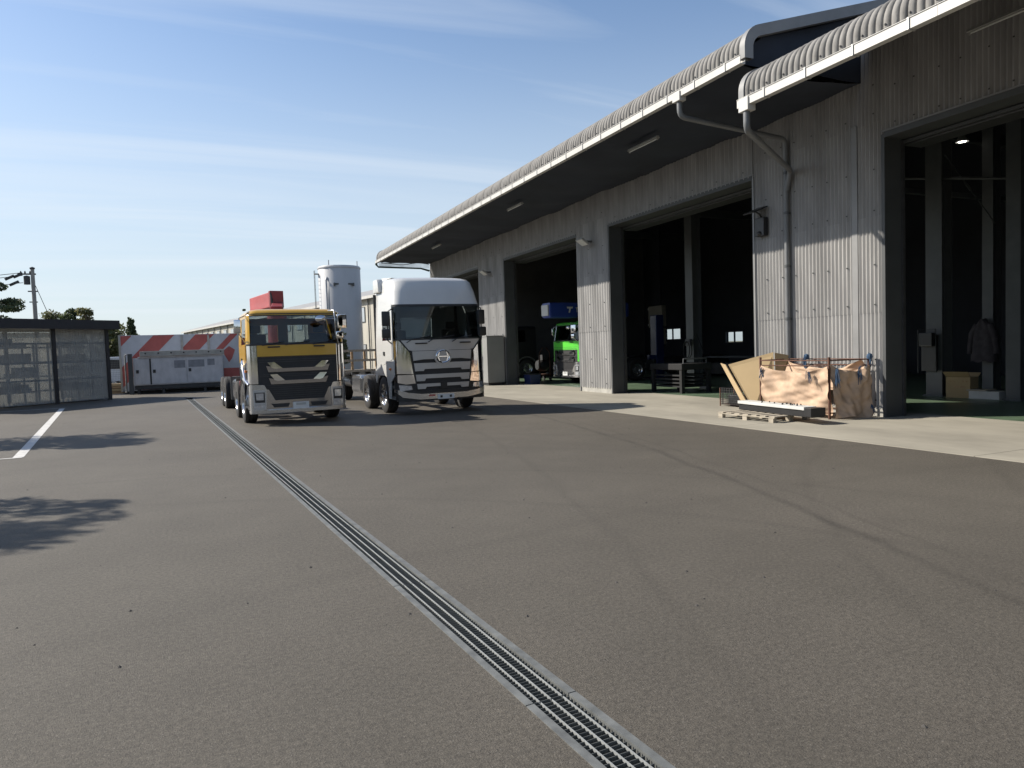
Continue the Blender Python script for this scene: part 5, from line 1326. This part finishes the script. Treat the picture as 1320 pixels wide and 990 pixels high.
MB().box(-3.6, 1.7, Yc + 0.1, Yc + 2.2, 0.0, 0.115).build('skid', M['frame'], sc)
# side panel facing left is sunlit pink stripes
MB().box(-3.728, -3.722, Yc + 0.2, Yc + 2.2, 1.9, 2.85).build('stripe', M['red'], sc)

# ---- grey service body in front of it
sb = thing('service_body', 'grey steel service body with locker doors standing in front of the striped container', 'truck body', (0, 0, 0))
Yb = 39.3
MB().box(-3.12, 0.93, Yb, Yb + 0.95, 0.42, 1.76).build('locker', M['bodygrey'], sb, bevel=0.015)
for (a, b) in ((-3.06, -2.42), (-2.32, -0.76), (-0.72, 0.86)):
    d = MB().box(a, b, Yb - 0.03, Yb - 0.003, 0.47, 1.70).build('locker_door', M['bodygrey'], sb, bevel=0.01)
    MB().box(a + 0.06, a + 0.18, Yb - 0.055, Yb - 0.033, 1.02, 1.18).build('latch', M['frame'], d)
MB().box(-2.40, -2.335, Yb - 0.012, Yb - 0.002, 0.45, 1.72).build('door_seal', M['black'], sb)
MB().box(-1.30, -0.80, Yb - 0.036, Yb - 0.0315, 1.22, 1.60).box(-0.66, 0.08, Yb - 0.036, Yb - 0.0315, 1.24, 1.60).box(0.22, 0.56, Yb - 0.036, Yb - 0.0315, 1.30, 1.62).build('paint_patch', M['bodypatch'], sb)
MB().box(-2.80, 1.03, Yb - 0.12, Yb + 0.02, 1.83, 2.09).build('top_rail', M['beamgrey'], sb, bevel=0.015)
for i in range(7): MB().lathe([(0, -0.012), (0.035, -0.01), (0.04, 0)], 8, 'y', (-2.55 + i * 0.57, Yb - 0.122, 1.98)).build('rail_hole', M['black'], sb)
MB().box(-2.9, 1.0, Yb - 0.04, Yb + 0.95, 1.765, 1.825).build('body_top', M['bodygrey'], sb)
MB().box(-3.10, 0.95, Yb + 0.05, Yb + 0.9, 0.22, 0.41).build('sub_frame', M['frame'], sb)
for x in (-3.0, -1.9, 0.0, 0.75): MB().box(x, x + 0.12, Yb + 0.1, Yb + 0.8, 0.0, 0.215).build('leg', M['frame'], sb)
MB().box(-3.34, -3.14, Yb - 0.05, Yb + 0.12, 0.0, 1.98).build('front_post', M['steel'], sb, bevel=0.01)
MB().tube([(-3.45, Yb - 0.02, 0.1), (-3.45, Yb - 0.02, 1.9), (-3.38, Yb, 1.95)], 0.035, 8).build('post_pipe', M['galv'], sb, smooth=60)

# ---- van seen between shed and container, and a mesh fence
van = thing('van', 'white van parked beyond the mesh fence, past the striped container', 'van', (-6.3, 51.0, 0), R(0))
sil = [(-2.0, 0.35), (-2.02, 0.9), (-1.75, 1.15), (-1.1, 1.85), (-0.9, 1.92), (1.75, 1.92), (1.88, 1.2), (1.9, 0.4)]
b = MB().prism(sil, 'y', -0.82, 0.82).build('van_body', M['van'], van, bevel=0.05)
MB().prism([(-1.58, 1.18), (-1.08, 1.78), (-0.35, 1.78), (-0.35, 1.18)], 'y', -0.835, -0.822).build('side_window', M['black'], van)
MB().prism([(-0.2, 1.18), (-0.2, 1.78), (0.7, 1.78), (0.7, 1.18)], 'y', -0.835, -0.822).build('side_window', M['black'], van)
MB().prism([(0.82, 1.18), (0.82, 1.78), (1.65, 1.74), (1.76, 1.18)], 'y', -0.835, -0.822).build('side_window', M['black'], van)
for x in (-1.25, 1.22):
    w_ = link('wheel', TYRE, van, (x, -0.72, 0.31), (0, 0, math.pi / 2)); w_.scale = (0.6, 0.62, 0.62); link('rim', RIM, w_)
    w_ = link('wheel', TYRE, van, (x, 0.72, 0.31), (0, 0, math.pi / 2)); w_.scale = (0.6, 0.62, 0.62); link('rim', RIM, w_)
fn = thing('mesh_fence', 'thin wire mesh fence between the shed and the striped container', 'fence', (-5.6, 45.0, 0))
for x in (-1.5, 0.0, 1.5): MB().tube([(x, 0, 0), (x, 0, 1.9)], 0.03, 8).build('post', M['galv'], fn, smooth=60)
mb = MB()
for k in range(16): mb.box(-1.5, 1.5, -0.004, 0.004, 0.1 + 0.115 * k, 0.108 + 0.115 * k)
for k in range(40): mb.box(-1.5 + 0.077 * k, -1.493 + 0.077 * k, -0.004, 0.004, 0.1, 1.85)
tag(mb.build('wire_mesh', M['galv'], fn), kind='stuff')
tp = thing('timber_stack', 'low stack of orange-brown timbers at the mesh fence', 'timber', (-4.5, 41.5, 0), R(0))
for k in range(4):
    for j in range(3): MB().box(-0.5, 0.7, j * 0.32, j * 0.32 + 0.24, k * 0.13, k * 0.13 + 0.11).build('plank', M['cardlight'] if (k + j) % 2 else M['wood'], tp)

# ---- tank
tk = thing('storage_tank', 'tall pale grey cylindrical storage tank beside the far warehouse', 'tank', (10.45, 58.5, 0))
MB().lathe([(1.66, 0.0), (1.66, 8.55), (1.62, 8.60), (0.0, 8.62)], 56).build('tank_shell', M['tank'], tk, smooth=40)
MB().lathe([(1.675, 8.40), (1.70, 8.42), (1.70, 8.50), (1.675, 8.52)], 56).build('top_band', M['tank'], tk, smooth=40)
MB().box(-0.75, 0.85, -1.62, -1.56, 7.05, 7.18).build('shelf_bar', M['steel'], tk)
for x in (-0.7, 0.8): MB().box(x - 0.05, x + 0.05, -1.66, -1.40, 6.95, 7.20).build('bar_bracket', M['steel'], tk)
MB().tube([(-1.28, -1.28, 0), (-1.28, -1.28, 7.4), (-1.20, -1.16, 7.65), (-1.10, -1.05, 7.65)], 0.075, 10).build('vent_pipe', M['tank'], tk, smooth=60)
for s in (-0.22, 0.22): MB().tube([(-1.95, s, 0.5), (-1.95, s, 8.3)], 0.02, 6).build('ladder_rail', M['galv'], tk)
for k in range(24): MB().tube([(-1.95, -0.22, 0.7 + 0.32 * k), (-1.95, 0.22, 0.7 + 0.32 * k)], 0.014, 5).build('rung', M['galv'], tk)
for z in (2.5, 5.2, 8.0): MB().box(-1.97, -1.64, -0.25, 0.25, z, z + 0.05).build('ladder_bracket', M['galv'], tk)
for (x, y) in ((-1.0, -1.2), (1.3, -0.8)): MB().tube([(x, y, 8.6), (x, y, 9.0)], 0.04, 6).build('lug', M['tank'], tk)

# ---- far warehouse running back behind the tank
wh = thing('warehouse', 'long cream warehouse with grey roof edge behind the storage tank', 'building', (14.1, 58.0, 0), R(11.5))
WL = 85; EH = 6.35
MB().box(0, 14, -1.0, WL, 0, EH).build('wall', M['cream'], wh)
MB().prism([(-0.35, EH - 0.02), (7, EH + 1.9), (14.35, EH - 0.02), (14.35, EH + 0.16), (7, EH + 2.08), (-0.35, EH + 0.16)], 'y', -1.6, WL + 0.5).build('roof', M['farroof'], wh)
MB().box(-0.45, -0.36, -1.6, WL, EH - 0.10, EH + 0.14).build('gutter', M['gutter'], wh)
for i in range(20):
    y = 0.3 + i * 4.1
    for (z0, z1) in ((4.3, 5.65), (1.1, 2.4)):
        w_ = MB().box(-0.05, -0.003, y, y + 1.7, z0, z1).build('window', M['steel'], wh)
        for k in (0, 1): MB().box(-0.07, -0.052, y + 0.07 + 0.82 * k, y + 0.81 + 0.82 * k, z0 + 0.07, z1 - 0.07).build('pane', M['lampglass'], w_)
    MB().tube([(-0.12, y + 3.2, 0), (-0.12, y + 3.2, EH - 0.1)], 0.06, 6).build('downpipe', M['pipe'], wh)
# sloping conveyor pipe against its end wall
MB().tube([(-0.4, 0.2, 4.6), (-1.2, -0.6, 4.4), (-0.3, -1.8, 1.6)], 0.14, 8).build('slanting_duct', M['pipe'], wh, smooth=60)
MB().box(2.0, 4.2, -1.06, -1.003, 4.3, 5.65).build('window', M['steel'], wh)

# ---- utility pole
pp = thing('utility_pole', 'concrete utility pole with transformer and wires behind the shed', 'utility pole', (-10.7, 60.0, 0))
MB().tube([(0, 0, 0), (0, 0, 8.35)], [0.17, 0.12], 12).build('pole_shaft', M['pole'], pp, smooth=60)
MB().lathe([(0, 0.0), (0.16, 0.02), (0.17, 0.12), (0.0, 0.2)], 10, 'z', (0, 0, 8.33)).build('pole_cap', M['frame'], pp)
MB().lathe([(0, 0), (0.2, 0.02), (0.2, 0.6), (0, 0.66)], 12, 'z', (-0.36, 0, 7.25)).build('transformer', M['frame'], pp, smooth=40)
MB().box(-0.9, 0.2, -0.05, 0.05, 7.95, 8.05).box(-0.35, 0.25, -0.05, 0.05, 6.75, 6.83).box(-0.3, 0.2, -0.05, 0.05, 6.0, 6.07).build('cross_arm', M['frame'], pp)
for (x, z) in ((-0.7, 8.05), (-0.45, 8.05), (-0.15, 8.05)): MB().lathe([(0, 0), (0.05, 0.01), (0.06, 0.08), (0.03, 0.16), (0, 0.18)], 8, 'z', (x, 0, z)).build('insulator', M['frame'], pp)
for (x, z) in ((-0.8, 7.9), (-1.3, 7.75), (-1.05, 7.35)):
    MB().bar((x + 0.2, 0, z + 0.14), (x - 0.35, 0, z - 0.14), 0.16, 0.16).build('cable_bracket', M['frame'], pp)
def cat(a, b, sag, r):
    a, b = Vector(a), Vector(b); return [tuple(a.lerp(b, i / 14) - Vector((0, 0, sag * 4 * (i / 14) * (1 - i / 14)))) for i in range(15)]
mb = MB()
for z in (8.1, 7.9, 7.4): mb.tube(cat((-0.6, 0, z), (-26, -6, z - 1.6), 0.7, 0), 0.022, 5)
mb.tube([(0.12, 0, 7.2), (1.6, 0.4, 2.5)], 0.02, 5)
mb.build('wires', M['wire'], pp)

# ---- hill on the skyline
mb = MB(); rows = []
for j in range(7):
    v = j / 6
    rows.append([(-52 + (u - 10) * 3.2 * (1 - v * 0.75), 600 + 20 * v, -0.08 + 22.5 * v * (0.92 + 0.08 * math.sin(u * 1.3))) for u in range(21)])
mb.loft(rows); tag(mb.build('hill', M['hill'], None, smooth=180), kind='structure')

# ================================================================== trees
def leaf_cloud(mb, rnd, c, rx, ry, rz, n, s):
    for _ in range(n):
        while True:
            p = Vector((rnd.uniform(-1, 1), rnd.uniform(-1, 1), rnd.uniform(-1, 1)))
            if p.length < 1: break
        p = Vector((c[0] + p.x * rx, c[1] + p.y * ry, c[2] + p.z * rz))
        a = Vector((rnd.gauss(0, 1), rnd.gauss(0, 1), rnd.gauss(0, 1))).normalized(); b = a.orthogonal().normalized()
        q = rnd.uniform(0.6, 1.3) * s; i = len(mb.v)
        mb.v += [tuple(p - a * q), tuple(p + b * q * 0.45), tuple(p + a * q), tuple(p - b * q * 0.45)]; mb.f.append((i, i + 1, i + 2, i + 3))
def tree(name, label, loc, h, trunk_h, clumps, leaf, s, r0=0.14, seed=0, group=None, density=1.0):
    rnd = random.Random(seed)
    t = thing(name, label, 'tree', loc, 0, group)
    mb = MB(); bend_ = [(rnd.uniform(-.06, .06) * k * h * 0.15, rnd.uniform(-.06, .06) * k * h * 0.15, h * 0.93 * k / 6) for k in range(7)]
    mb.tube(bend_, [r0 * (1 - 0.13 * k) for k in range(7)], 8)
    lf = MB()
    for (dx, dy, z, rx, rz, n) in clumps:
        k = min(5, max(1, int((z - 0.3) / h * 6)))
        st = Vector(bend_[k]); en = Vector((dx, dy, z))
        mb.tube([tuple(st), tuple(st.lerp(en, 0.5) + Vector((0, 0, 0.1))), tuple(en)], [r0 * 0.4, r0 * 0.25, r0 * 0.1], 6)
        leaf_cloud(lf, rnd, (dx, dy, z), rx, rx, rz, int(n * density), s)
        for _ in range(4):
            leaf_cloud(lf, rnd, (dx + rnd.uniform(-1, 1) * rx * .9, dy + rnd.uniform(-1, 1) * rx * .9, z + rnd.uniform(-.7, .9) * rz), rx * .4, rx * .4, rz * .4, int(n * density * .12), s)
    mb.build('trunk', M['bark'], t, smooth=60)
    me = lf.mesh('crown', leaf, recalc=False); link('crown', me, t)
    return t
def cl(seed, h, spread, k, rx, rz, n, z0=0.45):
    rnd = random.Random(seed); o = []
    for i in range(k):
        z = h * (z0 + (1 - z0) * (i + 0.5) / k); f = 1 - 0.55 * (i / k); a = rnd.uniform(0, 6.28)
        o.append((math.cos(a) * spread * f * rnd.uniform(.35, 1), math.sin(a) * spread * f * rnd.uniform(.35, 1), z, rx * rnd.uniform(.7, 1.2), rz * rnd.uniform(.7, 1.2), n))
    o.append((0, 0, h * 0.95, rx * .7, rz, n)); return o
# layered pine whose branch shows past the shed roof
tree('pine_tree', 'dark layered pine tree behind the shed', (-10.3, 45, 0), 6.6, 2, [(0.9, 0, 4.7, 1.0, .28, 420), (0.2, .2, 4.0, 1.1, .3, 420), (1.35, 0, 4.95, .55, .2, 240), (-.6, 0, 5.3, 1.0, .3, 420), (.45, 0, 5.75, .7, .25, 320), (0, 0, 6.3, .5, .25, 240), (-1, 0, 4.4, .9, .3, 300)], M['leafdark'], 0.10, seed=1)
tree('garden_tree', 'small olive green tree behind the shed beside the utility pole', (-9.0, 55, 0), 5.2, 2, cl(2, 4.95, 1.3, 9, .5, .3, 200), M['leafolive'], 0.09, seed=2)
tree('garden_tree', 'round dark leafed tree behind the shed roof, right of the pole', (-7.7, 54, 0), 5.2, 2, cl(3, 5.1, .8, 8, .42, .3, 200), M['leafdark'], 0.09, seed=3)
tree('garden_tree', 'pale yellow-green feathery tree behind the shed roof end', (-6.55, 53, 0), 5.0, 2, cl(4, 5.1, 1.1, 9, .36, .28, 130), M['leafpale'], 0.09, seed=4)
tree('garden_tree', 'dark bushy tree beyond the gap between shed and striped container', (-6.3, 62, 0), 4.0, 2, cl(5, 4.0, .8, 7, .8, .6, 300, .25), M['leafolive'], 0.13, seed=5)
tree('conifer_tree', 'pointed dark conifer rising above the striped container', (-7.1, 90, 0), 6.3, 1, [(0, 0, 1.5 + 0.55 * i, 1.15 - 0.11 * i, .5, 260) for i in range(9)], M['leafdark'], 0.16, seed=6)
tree('garden_tree', 'low bush growing at the foot of the storage tank', (9.4, 54.5, 0), 2.9, 1, cl(7, 2.9, 0.9, 8, .6, .5, 260, .15), M['leafolive'], 0.11, r0=0.06, seed=7)
tree('garden_tree', 'grey-green bush behind the timber rack and truck chassis', (7.0, 46, 0), 2.4, 1, cl(8, 2.3, 0.9, 7, .6, .45, 240, .15), M['leafolive'], 0.10, r0=0.06, seed=8)
# two layered trees outside the left edge whose shadows fall across the yard
tree('garden_tree', 'layered garden tree at the yard edge, shading the painted parking line', (-10.0, 22.0, 0), 7.3, 2, [(.9, 0, 4.8, 1.2, .25, 500), (1.4, -.4, 5.6, 1.1, .22, 480), (.3, .6, 6.3, 1.2, .25, 480), (.8, 0, 6.9, .8, .2, 360), (-.5, 0, 5.2, 1.2, .3, 420), (0.2, -0.5, 4.1, 1.3, .3, 500), (0, 0, 7.2, .5, .2, 200)], M['leafdark'], 0.07, seed=9, density=2.2)
tree('garden_tree', 'layered garden tree at the yard edge nearer the drain end', (-9.3, 13.6, 0), 6.9, 2, [(1.1, 0.2, 5.2, 1.0, .18, 320), (.9, -.7, 6.0, .9, .16, 260), (.1, .7, 4.6, 1.1, .2, 320), (.2, 0, 6.7, .6, .2, 220), (-.6, 0, 5.4, 1.0, .25, 260), (1.5, .5, 5.9, .55, .12, 130)], M['leafdark'], 0.07, seed=10, density=2.0)

# far wood behind the viewpoint, one mass (mirrored in the bright metal of the trucks)
rnd = random.Random(77); lf = MB()
for i in range(70):
    a = R(150 + 235 * i / 69); rad = 78 + rnd.uniform(-6, 6)
    x, y = rad * math.cos(a), rad * math.sin(a)
    if x > -30 or y < 0:
        h = rnd.uniform(4.5, 9.5)
        for k in range(4):
            leaf_cloud(lf, rnd, (x + rnd.uniform(-2, 2), y + rnd.uniform(-2, 2), h * (0.25 + 0.2 * k)), 3.0 - 0.4 * k, 3.0 - 0.4 * k, h * 0.22, 70, 0.75)
tag(link('far_wood', lf.mesh('far_wood', M['leafolive'], recalc=False)), 'far-off wood of mixed trees reading as one mass', 'wood', None, 'stuff')

# loose grit on the asphalt
rnd = random.Random(31); mb = MB()
for i in range(260):
    y = rnd.uniform(1.5, 16); x = rnd.uniform(-0.25 * y - 0.5, 8.7)
    if abs((Vector((x, y, 0)) - drain_o).dot(drain_n)) < 0.2: continue
    r_ = rnd.choice((0.004, 0.006, 0.006, 0.009, 0.014)); h = r_ * 0.8
    p = [(x + r_ * rnd.uniform(.7, 1.2) * math.cos(a), y + r_ * rnd.uniform(.7, 1.2) * math.sin(a)) for a in (0.3, 1.7, 2.9, 4.2, 5.3)]
    k = len(mb.v); mb.v += [(u, v, 0.0005) for u, v in p] + [(x, y, h)]
    mb.f += [(k + j, k + (j + 1) % 5, k + 5) for j in range(5)]
M['grit'] = mat('grit', (0.06, 0.055, 0.05), 0.9, var=0.5, scale=3)
tag(mb.build('grit', M['grit']), 'loose dark grit scattered over the asphalt yard', 'grit', None, 'stuff')
